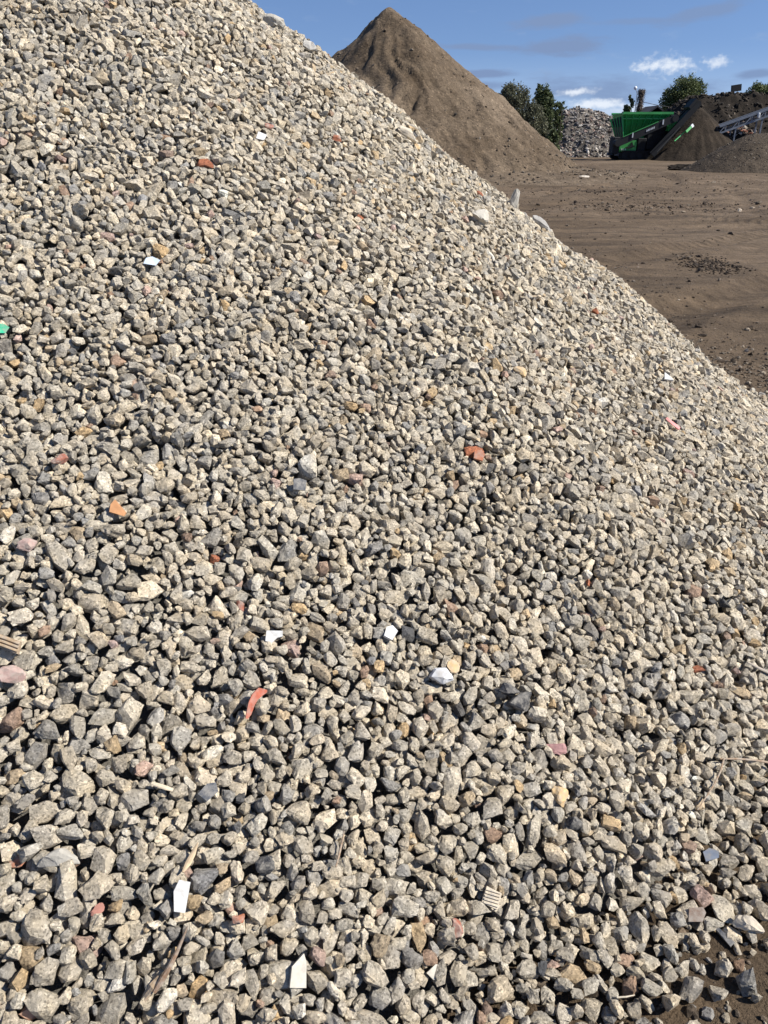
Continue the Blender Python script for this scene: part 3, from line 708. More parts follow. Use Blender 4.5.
# ------------------------------------------------------------------ loose bits on the ground
def scatter_bits():
    r = np.random.default_rng(8); parts = []
    # fine grit round the toe of the heap
    n = 8000
    x = r.uniform(.1, 2.6, n); y = r.uniform(.4, 2.4, n); pb = pile_base(x, y)
    ok = (pb < .05) & (r.random(n) < np.exp(np.minimum(pb, 0) / .55)); x, y = x[ok], y[ok]; n = len(x)
    s = np.clip(.0048 * np.exp(r.normal(0, .5, n)), .0018, .014)[:, None] * np.stack([r.uniform(1, 1.5, n), r.uniform(.8, 1, n), r.uniform(.5, .9, n)], -1)
    dirt = np.array([(.10, .077, .056)]); c = np.where(r.random((n, 1)) < .5, stone_cols(n, r) * .75, dirt * np.exp(r.normal(0, .3, (n, 1))))
    parts.append(merge_rocks('g', np.stack([x, y, ground_z(x, y) + s[:, 2] * .4], -1), rand_rot(n, .6, r), s, r.integers(0, NV, n), 0, c))
    V, Fc, Cc = join(parts); o = obj('grit', mesh_np('grit', V, Fc, Cc), M_STONE); tag(o, 'fine soil crumbs and grit scattered on bare soil round the heap', 'grit', kind='stuff')
    # clods on the yard
    parts = []
    def patch(n, fx, s0, sig, light=.25, emb=.35):
        x, y = fx(n); s = np.clip(s0 * np.exp(r.normal(0, sig, n)), .006, .22)[:, None] * np.stack([r.uniform(1, 1.5, n), r.uniform(.8, 1, n), r.uniform(.45, .8, n)], -1)
        c = np.where(r.random((n, 1)) < light, np.array([[.21, .175, .135]]), np.array([[.075, .056, .040]])) * np.exp(r.normal(0, .3, (n, 1)))
        parts.append(merge_rocks('c', np.stack([x, y, ground_z(x, y) + s[:, 2] * emb], -1), rand_rot(n, .5, r), s, r.integers(0, NV, n), 0, c))
    def line(p, q, wx, wy):
        a, b = gp(*p), gp(*q)
        def f(n):
            t = r.random(n); return a[0] + (b[0] - a[0]) * t + r.normal(0, wx, n), a[1] + (b[1] - a[1]) * t + r.normal(0, wy, n)
        return f
    patch(700, line((692, 270), (722, 267), .13, .32), .013, .4, .03)               # dark crumbly patch
    patch(700, line((560, 212), (700, 203), 1.6, .8), .016, .45, .15)                  # churned band across the yard
    patch(350, line((530, 196), (640, 190), 1.6, 1.0), .018, .45, .12)
    patch(300, line((600, 172), (768, 192), 2.4, 2.6), .022, .5, .2)
    patch(1300, line((700, 352), (800, 400), .40, .45), .0075, .5, .6)               # spilled bits by the heap
    patch(500, line((560, 245), (720, 345), .5, .5), .008, .5, .35)
    patch(1100, lambda n: (lambda y: (y * r.uniform(.1, .75, n), y))(7 + 40 * r.random(n) ** 1.3), .013, .5, .3)
    patch(25, lambda n: (lambda y: (y * r.uniform(.1, .75, n), y))(12 + 45 * r.random(n)), .022, .4, .3)
    V, Fc, Cc = join(parts); o = obj('soil_clods', mesh_np('soil_clods', V, Fc, Cc), M_CLOD); tag(o, 'brown soil clods and small stones strewn over the dirt yard', 'clods', kind='stuff')
scatter_bits()

# ------------------------------------------------------------------ heaps in the yard
def heap(name, cx, cy, size, hfun, res, mat, label, cat, smooth=True):
    n = int(2 * size / res); xs = np.linspace(-size, size, n)
    X, Y = np.meshgrid(xs + cx, xs + cy); Z = hfun(X, Y)
    i = np.arange(n * n).reshape(n, n); Fc = np.stack([i[:-1, :-1], i[:-1, 1:], i[1:, 1:], i[1:, :-1]], -1).reshape(-1, 4)
    keep = (Z.ravel()[Fc] > -.12).any(1)
    o = obj(name, mesh_np(name, np.stack([X, Y, Z], -1).reshape(-1, 3), Fc[keep], smooth=smooth), mat); tag(o, label, cat); return o
def lumps_on(name, parent, hfun, cx, cy, size, n, s0, sig, pal, seed, zmin=0.0, cond=None, sub=0, mat=None, emb=.3):
    r = np.random.default_rng(seed); x = cx + r.uniform(-size, size, n); y = cy + r.uniform(-size, size, n); z = hfun(x, y)
    ok = z > zmin
    if cond is not None: ok &= cond(x, y, z, r)
    x, y, z = x[ok], y[ok], z[ok]; m = len(x)
    s = (s0 * np.exp(np.clip(r.normal(0, sig, m), -9, 1.3 * sig)))[:, None] * np.stack([r.uniform(1, 1.6, m), r.uniform(.7, 1, m), r.uniform(.4, .8, m)], -1)
    pal = np.array(pal); c = pal[r.integers(0, len(pal), m)] * np.exp(r.normal(0, .2, (m, 1)))
    V, Fc, Cc = merge_rocks('l', np.stack([x, y, z + s[:, 2] * emb], -1), rand_rot(m, .7, r), s, r.integers(0, NV, m), sub, np.clip(c, .01, .8))
    o = obj(name, mesh_np(name, V, Fc, Cc), mat or M_CHUNK, parent); tag(o, kind='stuff'); return o

# tall brown soil heap
S_APEX = at(388, 8, 40.0)
SX, SY, SH_ = S_APEX[0] + .05, 40.0, S_APEX[2] + .22
def soil_h(x, y):
    dx, dy = x - SX, y - SY; dx = np.where(dx > 0, dx * .93, dx); rho = np.hypot(dx, dy * .95); th = np.arctan2(dx, -dy)
    q = np.sqrt(np.maximum(rho, 1.16 * (-.93 * dx - .37 * dy)) ** 2 + .04)              # flat steep face on the left, sharp crest
    z = SH_ - .815 * q + .0145 * np.maximum(rho - 5.0, 0) ** 2 * 1.2
    wx = x + 1.6 * fbm(x * .45, y * .45 + 7, 3); wth = np.arctan2(wx - SX, -dy + .01)
    gl = fbm(wth * 3.2 + 4, rho * .22, 5, .62); gf = fbm(wth * 11 + 1, rho * .3, 3, .6)
    z = z + np.clip(rho / 4.5, .16, 1) * (.29 * gl + .26 * np.clip(gf, -.25, .6) * np.clip((dx + 3.0) / 3, 0, 1)) + .20 * fbm(x * .8, y * .8, 4) + .09 * fbm(x * 2.6, y * 2.6, 4, .6)
    for (ox, oy, sx_, sy_, hh) in ((1.1, -2.6, .6, 1.3, .22), (-1.2, -3.4, .8, 1.2, -.12), (3.0, -3.2, .6, 1.6, -.14)):   # slumped patches
        z = z + hh * np.exp(-((dx - ox) / sx_) ** 2 - ((dy - oy) / sy_) ** 2)
    z = z + .14 * np.exp(-((dx - 4.6) / 1.2) ** 2 - ((dy + .2) / 1.8) ** 2)            # shoulder on the right flank
    # low apron in front
    z = np.maximum(z, .42 - .085 * np.maximum(rho - 7.2, 0) ** 1.25 + .10 * fbm(x * 1.1, y * 1.1, 4))
    return np.where(rho > 13.5, -.3, z)
M_SOIL = earth('brown_soil', (.076, .054, .034), (.188, .144, .100), .28, [(1.6, .25), (9, .05), (50, .012)], 14)
soil = heap('soil_heap', SX, SY, 14.0, soil_h, .095, M_SOIL, 'tall pointed heap of bare brown soil rising against the blue sky', 'soil heap')
lumps_on('clods', soil, soil_h, SX, SY, 13, 5200, .034, .5, [(.09, .07, .05), (.12, .095, .07), (.20, .17, .135)], 2, .05, lambda x, y, z, r: (y < SY + 1) & (r.random(len(x)) < np.where(z < 1.6, 1.0, .35)))
pp = gp(582, 181)
lump_o = obj('pale_rock', mesh_np('pale_rock', rock_shape(np.random.default_rng(77), 2) * np.array([.30, .2, .12]), ICO[2][1]), plain('pale_rock', (.45, .40, .33), .93, .2, 4), None)
lump_o.location = (pp[0], pp[1], .12 + float(ground_z(np.array(pp[0]), np.array(pp[1])))); tag(lump_o, 'pale flat rock at the foot of the tall brown soil heap', 'rock')

# rubble heap behind
RC = gp(588, 157); RX, RY = RC[0] - .4, RC[1] + 5.0
RTOP = at(590, 110, RY)[2]
def rubble_h(x, y):
    d = np.hypot((x - RX) / 1.25, (y - RY)) 
    t_ = (6.6 - d) * .85; z = RTOP + .1 - np.log1p(np.exp((RTOP + .1 - t_) * 1.6)) / 1.6 + .75 * fbm(x * .4, y * .4, 3) + .35 * fbm(x * 1.7, y * 1.7, 2)
    return np.where(d > 7.2, -.3, z)
rub = heap('rubble_heap', RX, RY, 9.5, rubble_h, .2, earth('rubble_core', (.06, .052, .044), (.17, .15, .125), 1.2, [(3, .2)], 3), 'broad heap of pale broken concrete and brick rubble behind the shrubs', 'rubble heap')
lumps_on('chunks', rub, rubble_h, RX, RY, 9.5, 16000, .072, .62, [(.26, .235, .21), (.31, .28, .25), (.19, .178, .168), (.46, .43, .39), (.24, .18, .155), (.12, .115, .11), (.27, .23, .20), (.29, .265, .24)], 3, -.05, lambda x, y, z, r: y < RY + 3, 0, None, .45)

# dark cone under the conveyor
D_AP = at(701, 106.5, 66.0); DX_, DY_, DH = D_AP[0], 66.0, D_AP[2]
def dark_h(x, y):
    rho = np.hypot(x - DX_, y - DY_); th = np.arctan2(x - DX_, -(y - DY_))
    z = DH + .05 - .84 * np.sqrt(rho ** 2 + .03) + .012 * np.maximum(rho - 2.5, 0) ** 2 + np.clip(rho / 3, 0, 1) * .14 * fbm(th * 8, rho * .15, 3) + .05 * fbm(x * 3, y * 3, 3)
    return np.where(rho > 5.6, -.3, z)
M_DARK = earth('dark_topsoil', (.012, .0095, .007), (.029, .0225, .0165), .9, [(4, .1), (20, .03)], 20)
dk = heap('topsoil_cone', DX_, DY_, 6.0, dark_h, .08, earth('brown_topsoil', (.020, .0150, .0102), (.046, .0345, .0240), .9, [(4, .1), (20, .03)], 20), 'sharp cone of dark screened soil under the rising conveyor', 'soil heap')
# low pale gravelly heap in front of it
G_AP = at(757, 131, 43.5); GX_, GY_, GH = G_AP[0] + .05, 43.5, G_AP[2] + .2
def grav_h(x, y):
    dx, dy = x - GX_, y - GY_; u = np.clip(dx, 0, 5.0); rho = np.hypot(dx - u, dy)
    z = GH + .10 - .62 * np.sqrt(rho ** 2 + .35) +   .10 * fbm(x * .9, y * .9, 3) + .04 * fbm(x * 3, y * 3, 3)
    return np.where(rho > 4.9, -.3, z)
M_GRAV = earth('brown_gravel', (.045, .035, .025), (.100, .078, .056), .8, [(5, .12), (24, .04)], 22)
gv = heap('gravel_heap', GX_ + 1.5, GY_, 7.0, grav_h, .09, M_GRAV, 'low rounded heap of brown gravelly soil in front of the dark soil cone', 'soil heap')
lumps_on('pebbles', gv, grav_h, GX_ + 1.5, GY_, 6.5, 5000, .022, .4, [(.09, .075, .06), (.15, .125, .10), (.24, .21, .175)], 5, .0)
# small dark clump at its foot
cl = gp(683, 170); 
o = obj('soil_clump', mesh_np('soil_clump', rock_shape(np.random.default_rng(5), 3, 12, .06) * np.array([.85, .5, .22]), ICO[3][1], smooth=False), M_DARK); o.location = (cl[0], cl[1], .08); tag(o, 'small flat clump of dark soil at the foot of the soil cone', 'soil heap')

# long dark embankment at the back
EY = 82.0; E_TOP = at(735, 97, EY)[2]
def bank_h(x, y):
    x0 = at(688, 110, EY)[0]
    rise = np.clip((x - x0 + 5.5) / 6.0, 0, 1)
    z = (E_TOP + .35 * fbm(x * .25, 3 + 0 * y, 2)) * rise - .75 * np.maximum(np.abs(y - EY - 2) - 2.2, 0) + .55 * fbm(x * .6, y * .6, 4) + .2 * fbm(x * 2.2, y * 2.2, 3)
    return np.where(rise <= 0, -.3, z)
bx = at(768, 100, EY)[0]
bk = heap('earth_bank', bx + 4, EY, 14.0, bank_h, .16, M_DARK, 'long dark bank of tipped earth and roots along the back of the yard', 'earth bank')
lumps_on('clods', bk, bank_h, bx + 4, EY, 13.5, 5200, .10, .6, [(.022, .018, .014), (.035, .029, .022), (.05, .04, .03), (.12, .10, .08)], 6, .2)
# rubbish of brick and concrete at the foot of the grey conveyor
TX = at(742, 128, 66)
def trash_h(x, y):
    d = np.hypot((x - TX[0]) / 1.6, y - 66); z = 2.35 - .8 * d + .3 * fbm(x, y, 3); return np.where(d > 3.4, -.3, z)
th_ = heap('brick_rubble_heap', TX[0], 66, 6.0, trash_h, .15, M_DARK, 'small heap of red brick and concrete rubble under the grey conveyor', 'rubble heap')
lumps_on('chunks', th_, trash_h, TX[0], 66, 5.5, 1500, .15, .4, [(.30, .12, .08), (.42, .38, .33), (.08, .06, .05), (.22, .13, .10), (.12, .10, .085)], 7, .0)
log('heaps', round(time.time() - T0, 1))

# ------------------------------------------------------------------ machinery
def box_bm(lo, hi):
    bm = bmesh.new(); bmesh.ops.create_cube(bm, size=1.0)
    for v in bm.verts:
        for a in range(3): v.co[a] = lo[a] if v.co[a] < 0 else hi[a]
    return bm
def part_box(name, root, mat, lo, hi, bev=.03):
    bm = box_bm(lo, hi)
    if bev: smooth_bevel(bm, min(bev, min(h - l for l, h in zip(lo, hi)) * .3))
    return to_obj(name, bm, mat, root)
def part_poly(name, root, mat, pts, y0, y1, bev=0):      # outline in x,z with thickness along y
    bm = bmesh.new(); a = [bm.verts.new((x, y0, z)) for x, z in pts]; f = bm.faces.new(a)
    ret = bmesh.ops.extrude_face_region(bm, geom=[f])
    for v in ret['geom']:
        if isinstance(v, bmesh.types.BMVert): v.co.y = y1
    if bev: smooth_bevel(bm, bev)
    return to_obj(name, bm, mat, root)
def beam(name, root, mat, p, q, w, h):
    p, q = Vector(p), Vector(q); d = (q - p).normalized(); a = Vector((0, 1, 0)); a = (a - d * a.dot(d)).normalized() if abs(d.y) < .95 else Vector((1, 0, 0)); b = d.cross(a)
    bm = bmesh.new(); vs = [[bm.verts.new(e + a * sa * w / 2 + b * sb * h / 2) for sa, sb in ((-1, -1), (1, -1), (1, 1), (-1, 1))] for e in (p, q)]
    for j in range(4): bm.faces.new((vs[0][j], vs[0][(j + 1) % 4], vs[1][(j + 1) % 4], vs[1][j]))
    bm.faces.new(vs[0][::-1]); bm.faces.new(vs[1]); return to_obj(name, bm, mat, root)
def cyl(name, root, mat, c, rad, w, seg=18):             # axis along y
    bm = bmesh.new(); bmesh.ops.create_cone(bm, cap_ends=True, segments=seg, radius1=rad, radius2=rad, depth=w)
    bmesh.ops.rotate(bm, matrix=Matrix.Rotation(R(90), 3, 'X'), verts=bm.verts[:]); bmesh.ops.translate(bm, vec=c, verts=bm.verts[:]); return to_obj(name, bm, mat, root)
M_GREEN = plain('green_paint', (.033, .34, .082), .42, .25, 1.5)
M_LGREEN = plain('light_green_paint', (.055, .32, .08), .45, .2, 1.5)
M_BLACK = plain('dark_steel', (.009, .010, .012), .75, .4, 2)
M_BELT = plain('rubber_belt', (.010, .010, .011), .85, .3, 3)
M_STEEL = plain('grey_steel', (.16, .18, .21), .55, .3, 2)
M_PALE = plain('pale_paint', (.55, .57, .58), .5, .15, 3)
MY = 66.0
mo = at(640, 128, MY - 1.8)
def mx(px): return at(px, 128, MY - 1.8)[0] - mo[0]
def mz(py): return at(640, py, MY - 1.8)[2]
def build_screener():
    root = empty('screening_machine', (mo[0], MY, 0)); tag(root, 'green tracked soil screening machine with a wide feed hopper and dark conveyors', 'screening machine')
    g = float(ground_z(np.array(mo[0]), np.array(MY))) - .03
    # hopper: four flared walls with thickness, ribs and rim
    xt0, xt1, xb0, xb1 = mx(622), mx(671), mx(629), mx(657); zt, zb = mz(113), mz(139)
    yt, yb = 1.55, .6
    hop = empty('hopper'); hop.parent = root
    def wall(a, b, c, d):
        bm = bmesh.new(); P = [Vector(v) for v in (a, b, c, d)]; n = (P[1] - P[0]).cross(P[3] - P[0]).normalized() * .06
        v0 = [bm.verts.new(p) for p in P]; v1 = [bm.verts.new(p + n) for p in P]
        bm.faces.new(v0[::-1]); bm.faces.new(v1)
        for j in range(4): bm.faces.new((v0[j], v0[(j + 1) % 4], v1[(j + 1) % 4], v1[j]))
        to_obj('wall', bm, M_GREEN, hop)
    wall((xt0, -yt, zt), (xt1, -yt, zt), (xb1, -yb, zb), (xb0, -yb, zb)); wall((xt1, yt, zt), (xt0, yt, zt), (xb0, yb, zb), (xb1, yb, zb))
    wall((xt1, -yt, zt), (xt1, yt, zt), (xb1, yb, zb), (xb1, -yb, zb)); wall((xt0, yt, zt), (xt0, -yt, zt), (xb0, -yb, zb), (xb0, yb, zb))
    beam('rim', hop, M_LGREEN, (xt0, -yt - .05, zt), (xt1, -yt - .05, zt), .14, .16); beam('rim', hop, M_GREEN, (xt0, yt + .05, zt), (xt1, yt + .05, zt), .14, .16); beam('rim', hop, M_GREEN, (xt1 + .05, -yt, zt), (xt1 + .05, yt, zt), .14, .16)
    zr = mz(118.5); t = (zt - zr) / (zt - zb); beam('flange', hop, M_LGREEN, (xt0, -yt + (yt - yb) * t - .1, zr), (xt1, -yt + (yt - yb) * t - .1, zr), .08, .09)
    for i in range(7):
        f = (i + .5) / 7; beam('rib', hop, M_GREEN, (xt0 + (xt1 - xt0) * f, -yt - .06, zt - .1), (xb0 + (xb1 - xb0) * f, -yb - .06, zb), .09, .07)
    # flared tail end with slats
    part_poly('hopper_wing', root, M_GREEN, [(mx(610), mz(119.5)), (mx(623), mz(116)), (mx(627), mz(140)), (mx(618), mz(138))], -yt + .1, -yt + .2)
    for i in range(4):
        f = (i + .3) / 4; beam('slat', root, M_BLACK, (mx(611.5 + 10.5 * f), -yt + .07, mz(118.5 - 2.2 * f)), (mx(618.5 + 8 * f), -yt + .07, mz(138)), .06, .09)
    # side conveyor in front of the hopper
    ya, ybk = -2.5, -1.75
    a = (mx(617.5), mz(143)); b = (mx(671), mz(118.5)); ux, uz = b[0] - a[0], b[1] - a[1]; ln = math.hypot(ux, uz); nx_, nz_ = -uz / ln, ux / ln
    part_poly('side_conveyor_frame', root, M_BLACK, [(a[0] - nx_ * .26, a[1] - nz_ * .26), (b[0] - nx_ * .22, b[1] - nz_ * .22), (b[0] + nx_ * .2, b[1] + nz_ * .2), (a[0] + nx_ * .22, a[1] + nz_ * .22)], ya, ya + .1)
    part_poly('side_conveyor_frame', root, M_BLACK, [(a[0] - nx_ * .26, a[1] - nz_ * .26), (b[0] - nx_ * .22, b[1] - nz_ * .22), (b[0] + nx_ * .2, b[1] + nz_ * .2), (a[0] + nx_ * .22, a[1] + nz_ * .22)], ybk - .1, ybk)
    part_poly('side_conveyor_belt', root, M_BELT, [(a[0] + nx_ * .05, a[1] + nz_ * .05), (b[0] + nx_ * .05, b[1] + nz_ * .05), (b[0] + nx_ * .12, b[1] + nz_ * .12), (a[0] + nx_ * .12, a[1] + nz_ * .12)], ya + .12, ybk - .12)
    beam('green_edge', root, M_LGREEN, (a[0] + ux * .1 + nx_ * .27, ya - .01, a[1] + uz * .1 + nz_ * .27), (a[0] + ux * .72 + nx_ * .27, ya - .01, a[1] + uz * .72 + nz_ * .27), .04, .045)
    for i, f in enumerate((.50, .525, .55, .575, .60, .625)):                      # pale lettering too far to read
        cx, cz = a[0] + ux * f, a[1] + uz * f; beam('letter', root, M_PALE, (cx, ya - .015, cz - .07), (cx + .02, ya - .015, cz + .07), .012, .07)
    for f in (.25, .78): beam('bracket', root, M_PALE, (a[0] + ux * f, ya - .02, a[1] + uz * f - .05), (a[0] + ux * f, ya - .02, a[1] + uz * f + .28), .05, .09)
    cyl('head_drum', root, M_BLACK, (b[0], (ya + ybk) / 2, b[1]), .24, .8); cyl('tail_drum', root, M_BLACK, (a[0], (ya + ybk) / 2, a[1]), .24, .8)
    part_poly('discharge_guard', root, M_LGREEN, [(mx(668), mz(131)), (mx(671), mz(119)), (mx(677), mz(121)), (mx(672), mz(132))], -1.7, -1.2)
    # engine and tail block, chassis, tracks
    part_box('tail_housing', root, M_BLACK, (mx(616), -1.6, mz(154)), (mx(622.5), -.4, mz(137)), .06)
    part_box('engine_housing', root, M_LGREEN, (mx(623), -1.35, mz(152.5)), (mx(641), 1.2, mz(140)), .06)
    part_poly('vent_panel', root, M_BLACK, [(mx(629), mz(147.5)), (mx(634), mz(146)), (mx(635.5), mz(141.5)), (mx(637), mz(145)), (mx(639), mz(146.5)), (mx(633), mz(149))], -1.40, -1.36)
    for i in range(3): part_box('decal', root, M_PALE, (mx(625.5 + 1.8 * i), -1.372, mz(150.2)), (mx(626.6 + 1.8 * i), -1.358, mz(148.6)), 0)
    part_box('radiator_box', root, M_BLACK, (mx(641.3), -1.4, mz(153)), (mx(650), 1.2, mz(138)), .05)
    part_box('top_tank', root, M_GREEN, (mx(636), -1.1, mz(140)), (mx(648), 1.0, mz(136.5)), .04)
    part_box('chassis_rail', root, M_STEEL, (mx(620), -1.3, mz(156)), (mx(648), -1.05, mz(153)), .03); part_box('chassis_rail', root, M_STEEL, (mx(620), .9, mz(156)), (mx(648), 1.15, mz(153)), .03)
    for s in (-1.55, .95):
        tr = empty('track'); tr.parent = root
        x0, x1 = mx(624), mx(664); rr = .34; zc = g + rr
        pts = [(x0 + rr + rr * math.cos(t), zc + rr * math.sin(t)) for t in np.linspace(math.pi / 2, 3 * math.pi / 2, 9)] + [(x1 - rr + rr * math.cos(t), zc + rr * math.sin(t)) for t in np.linspace(-math.pi / 2, math.pi / 2, 9)]
        part_poly('tread', tr, M_BELT, pts, s, s + .5)
        for i in range(5): cyl('road_wheel', tr, M_BLACK, (x0 + rr + (x1 - x0 - 2 * rr) * i / 4, s - .01, zc), .2, .08, 14)
    # screen box and main conveyor rising over the dark cone
    part_box('screen_box', root, M_BLACK, (mx(650.5), -1.3, mz(150)), (mx(672), 1.3, mz(126)), .06)
    c = (mx(654), mz(155)); d = (mx(693), mz(104)); yy = -3.4
    ux, uz = d[0] - c[0], d[1] - c[1]; ln = math.hypot(ux, uz); nx_, nz_ = -uz / ln, ux / ln
    def off(p, f, o): return (p[0] + ux * f + nx_ * o, p[1] + uz * f + nz_ * o)
    for y0 in (-.62, .52):
        part_poly('main_conveyor_frame', root, M_BLACK, [off(c, 0, -.22), off(c, 1, -.15), off(c, 1, .2), off(c, 0, .28)], y0 - 1.7, y0 - 1.6)
    part_poly('main_conveyor_belt', root, M_BELT, [off(c, 0, .08), off(c, 1.0, .08), off(c, 1.0, .15), off(c, 0, .15)], -2.2, -1.2)
    for i in range(9):
        p = off(c, (i + .5) / 9, 0); cyl('roller', root, M_STEEL, (p[0], -1.7, p[1]), .07, 1.0, 10)
    cyl('head_drum', root, M_BLACK, (d[0], -1.7, d[1]), .2, 1.0)
    part_poly('dust_hood', root, M_BLACK, [off(c, .86, .21), off(c, 1.02, .21), off(c, 1.02, .45), off(c, .86, .42)], -2.3, -1.1)
    e0, e1 = (mx(655), mz(152)), (mx(677), mz(127)); beam('lift_arm', root, M_BLACK, (e0[0], -3.0, e0[1]), (e1[0], -2.4, e1[1]), .05, .05)
    f0, f1 = (mx(671), mz(141)), (mx(686), mz(128.5)); beam('ram_guard', root, M_GREEN, (f0[0], -3.0, f0[1]), (f1[0], -2.35, f1[1]), .05, .06)
    beam('ram', root, M_LGREEN, (mx(682), -2.75, mz(132)), (mx(687.5), -2.5, mz(127)), .12, .17)
    beam('ram_head', root, M_PALE, (mx(687.5), -2.5, mz(127)), (mx(689.5), -2.4, mz(125.2)), .14, .22)
    return root
build_screener()
def build_conveyor():
    Y = 64.5; a = at(716, 133, Y); b = at(775, 112, Y); root = empty('belt_conveyor', (a[0], Y, 0)); tag(root, 'slanting grey steel belt conveyor with lattice sides by the earth bank', 'conveyor')
    L = b[0] - a[0]; z0, z1 = a[2], b[2]
    def pt(f, o=0, y=0): return (L * f, y, z0 + (z1 - z0) * f + o)
    for y in (-.5, .5):
        beam('top_rail', root, M_STEEL, pt(0, .42, y), pt(1, .42, y), .09, .12); beam('bottom_rail', root, M_STEEL, pt(0, -.05, y), pt(1, -.05, y), .09, .12)
        for i in range(9):
            beam('lattice', root, M_STEEL, pt(i / 9, -.05, y), pt((i + 1) / 9, .42, y) if i % 2 == 0 else pt(i / 9 + .0, .42, y), .05, .06)
    bm_ = beam('belt', root, M_BELT, pt(-.02, .30), pt(1.0, .30), .9, .06)
    cyl('tail_drum', root, M_BLACK, pt(0, .25), .2, .9); cyl('head_drum', root, M_BLACK, pt(1, .25), .2, .9)
    for f in (.3, .75): beam('leg', root, M_STEEL, (L * f, -.45, 0), pt(f, -.1, -.45), .1, .1); beam('leg', root, M_STEEL, (L * f, .45, 0), pt(f, -.1, .45), .1, .1)
    part_box('work_lamp', root, M_PALE, (L * .63, -.75, z0 + (z1 - z0) * .63 + .1), (L * .67, -.55, z0 + (z1 - z0) * .67 + .4), .04)
build_conveyor()
def sign_post():
    P = at(733, 96.5, EY); z = float(bank_h(np.array(P[0]), np.array(EY))); root = empty('sign_post', (P[0], EY, z)); tag(root, 'small dark box on a thin post on top of the earth bank', 'post')
    h = at(733, 90, EY)[2] - z
    rodm = rod([(0, 0, -.3), (.0, 0, h * .5), (.05, 0, h)], [.05, .045, .04], 8); to_obj('post', rodm, M_BLACK, root)
    bm = box_bm((-.25, -.15, h - .15), (.62, .15, h + .42)); bmesh.ops.rotate(bm, cent=(0, 0, h), matrix=Matrix.Rotation(R(-8), 3, 'Y'), verts=bm.verts[:]); to_obj('box', bm, M_BLACK, root)
sign_post()

# ------------------------------------------------------------------ trees, shrubs and what stands behind
def leaf_mat(name, dark, light):
    m, nt, b = new_mat(name); a = nt.nodes.new('ShaderNodeAttribute'); a.attribute_name = 'col'
    sp = nt.nodes.new('ShaderNodeSeparateColor'); nt.links.new(a.outputs['Color'], sp.inputs[0])
    nt.links.new(ramp(nt, sp.outputs[0], [(0, dark), (1, light)]), b.inputs['Base Color']); b.inputs['Roughness'].default_value = .65
    tr = nt.nodes.new('ShaderNodeBsdfTranslucent'); nt.links.new(ramp(nt, sp.outputs[0], [(0, dark), (1, light)]), tr.inputs['Color'])
    mx_ = nt.nodes.new('ShaderNodeMixShader'); mx_.inputs[0].default_value = .25; nt.links.new(b.outputs[0], mx_.inputs[1]); nt.links.new(tr.outputs[0], mx_.inputs[2])
    nt.links.new(mx_.outputs[0], nt.nodes['Material Output'].inputs[0]); return m
M_TRUNK = plain('trunk_bark', (.07, .055, .042), .95, .3, 4)
def tree(name, label, cat, base, blobs, nleaf, lsize, mat, seed, group=None, gaps=.55):
    """blobs: (x, z, radius_x, radius_z) in metres relative to the base"""
    r = np.random.default_rng(seed); root = empty(name, base); tag(root, label, cat, group)
    bm = bmesh.new(); zmid = min(b[1] - b[3] * .2 for b in blobs)
    def limb(pts, rad):
        b2 = rod(pts, rad, 7); me = bpy.data.meshes.new('t'); b2.to_mesh(me); b2.free(); bm.from_mesh(me); bpy.data.meshes.remove(me)
    limb([(0, 0, -.2), (.05, .03, zmid * .5), (0, 0, zmid)], [.03 * zmid + .02, .024 * zmid + .015, .018 * zmid + .01])
    for (x, z, rx, rz) in blobs:
        limb([(0, 0, zmid * .7), (x * .5, r.normal() * .2, (zmid + z) * .5), (x, r.normal() * .3, z + rz * .3)], [.014 * zmid + .012, .010 * zmid + .008, .015])
    to_obj('trunk', bm, M_TRUNK, root)
    P = []; 
    w = np.array([b[2] ** 2 * b[3] for b in blobs]); w /= w.sum()
    for (x, z, rx, rz), n in zip(blobs, (w * nleaf).astype(int)):
        k = max(6, int(n / 60)); d = r.normal(size=(k, 3)); d /= np.linalg.norm(d, axis=1)[:, None]
        cc = d * (r.uniform(.35, 1.0, (k, 1)) ** .6) * np.array([rx, rx * .9, rz]) + np.array([x, 0, z])
        idx = r.integers(0, k, n); P.append(cc[idx] + r.normal(size=(n, 3)) * np.array([rx, rx, rz]) * .17)
    P = np.concatenate(P); n = len(P)
    a = r.normal(size=(n, 3)); a /= np.linalg.norm(a, axis=1)[:, None]; b = np.cross(a, r.normal(size=(n, 3))); b /= np.linalg.norm(b, axis=1)[:, None]
    s = (lsize * r.uniform(.6, 1.4, n))[:, None]
    V = np.stack([P - a * s, P + b * s * .5, P + a * s, P - b * s * .5], 1).reshape(-1, 3); Fc = np.arange(4 * n).reshape(n, 4)
    cv = np.clip(.5 + .28 * r.normal(size=n), 0, 1)
    o = obj('crown', mesh_np('crown', V, Fc, np.repeat(np.stack([cv] * 3, -1), 4, 0)), mat, root); tag(o, kind='stuff'); return root
M_LEAF = leaf_mat('olive_leaf', (.045, .06, .022), (.155, .185, .075))
M_LEAFG = leaf_mat('green_leaf', (.045, .062, .025), (.13, .155, .07))
M_LEAFD = leaf_mat('dull_leaf', (.065, .07, .042), (.19, .19, .12))
def px_tree(name, label, cat, Y, pxc, blobs_px, nleaf, ls, mat, seed, group=None):
    base = at(pxc, 150, Y); k = Y / float(ray(pxc, 110)[1]) / F
    bl = [((at(x, y, Y)[0] - base[0]), at(x, y, Y)[2], rx * k, rz * k * 1.15) for x, y, rx, rz in blobs_px]
    return tree(name, label, cat, (base[0], Y, 0), bl, nleaf, ls, mat, seed, group)
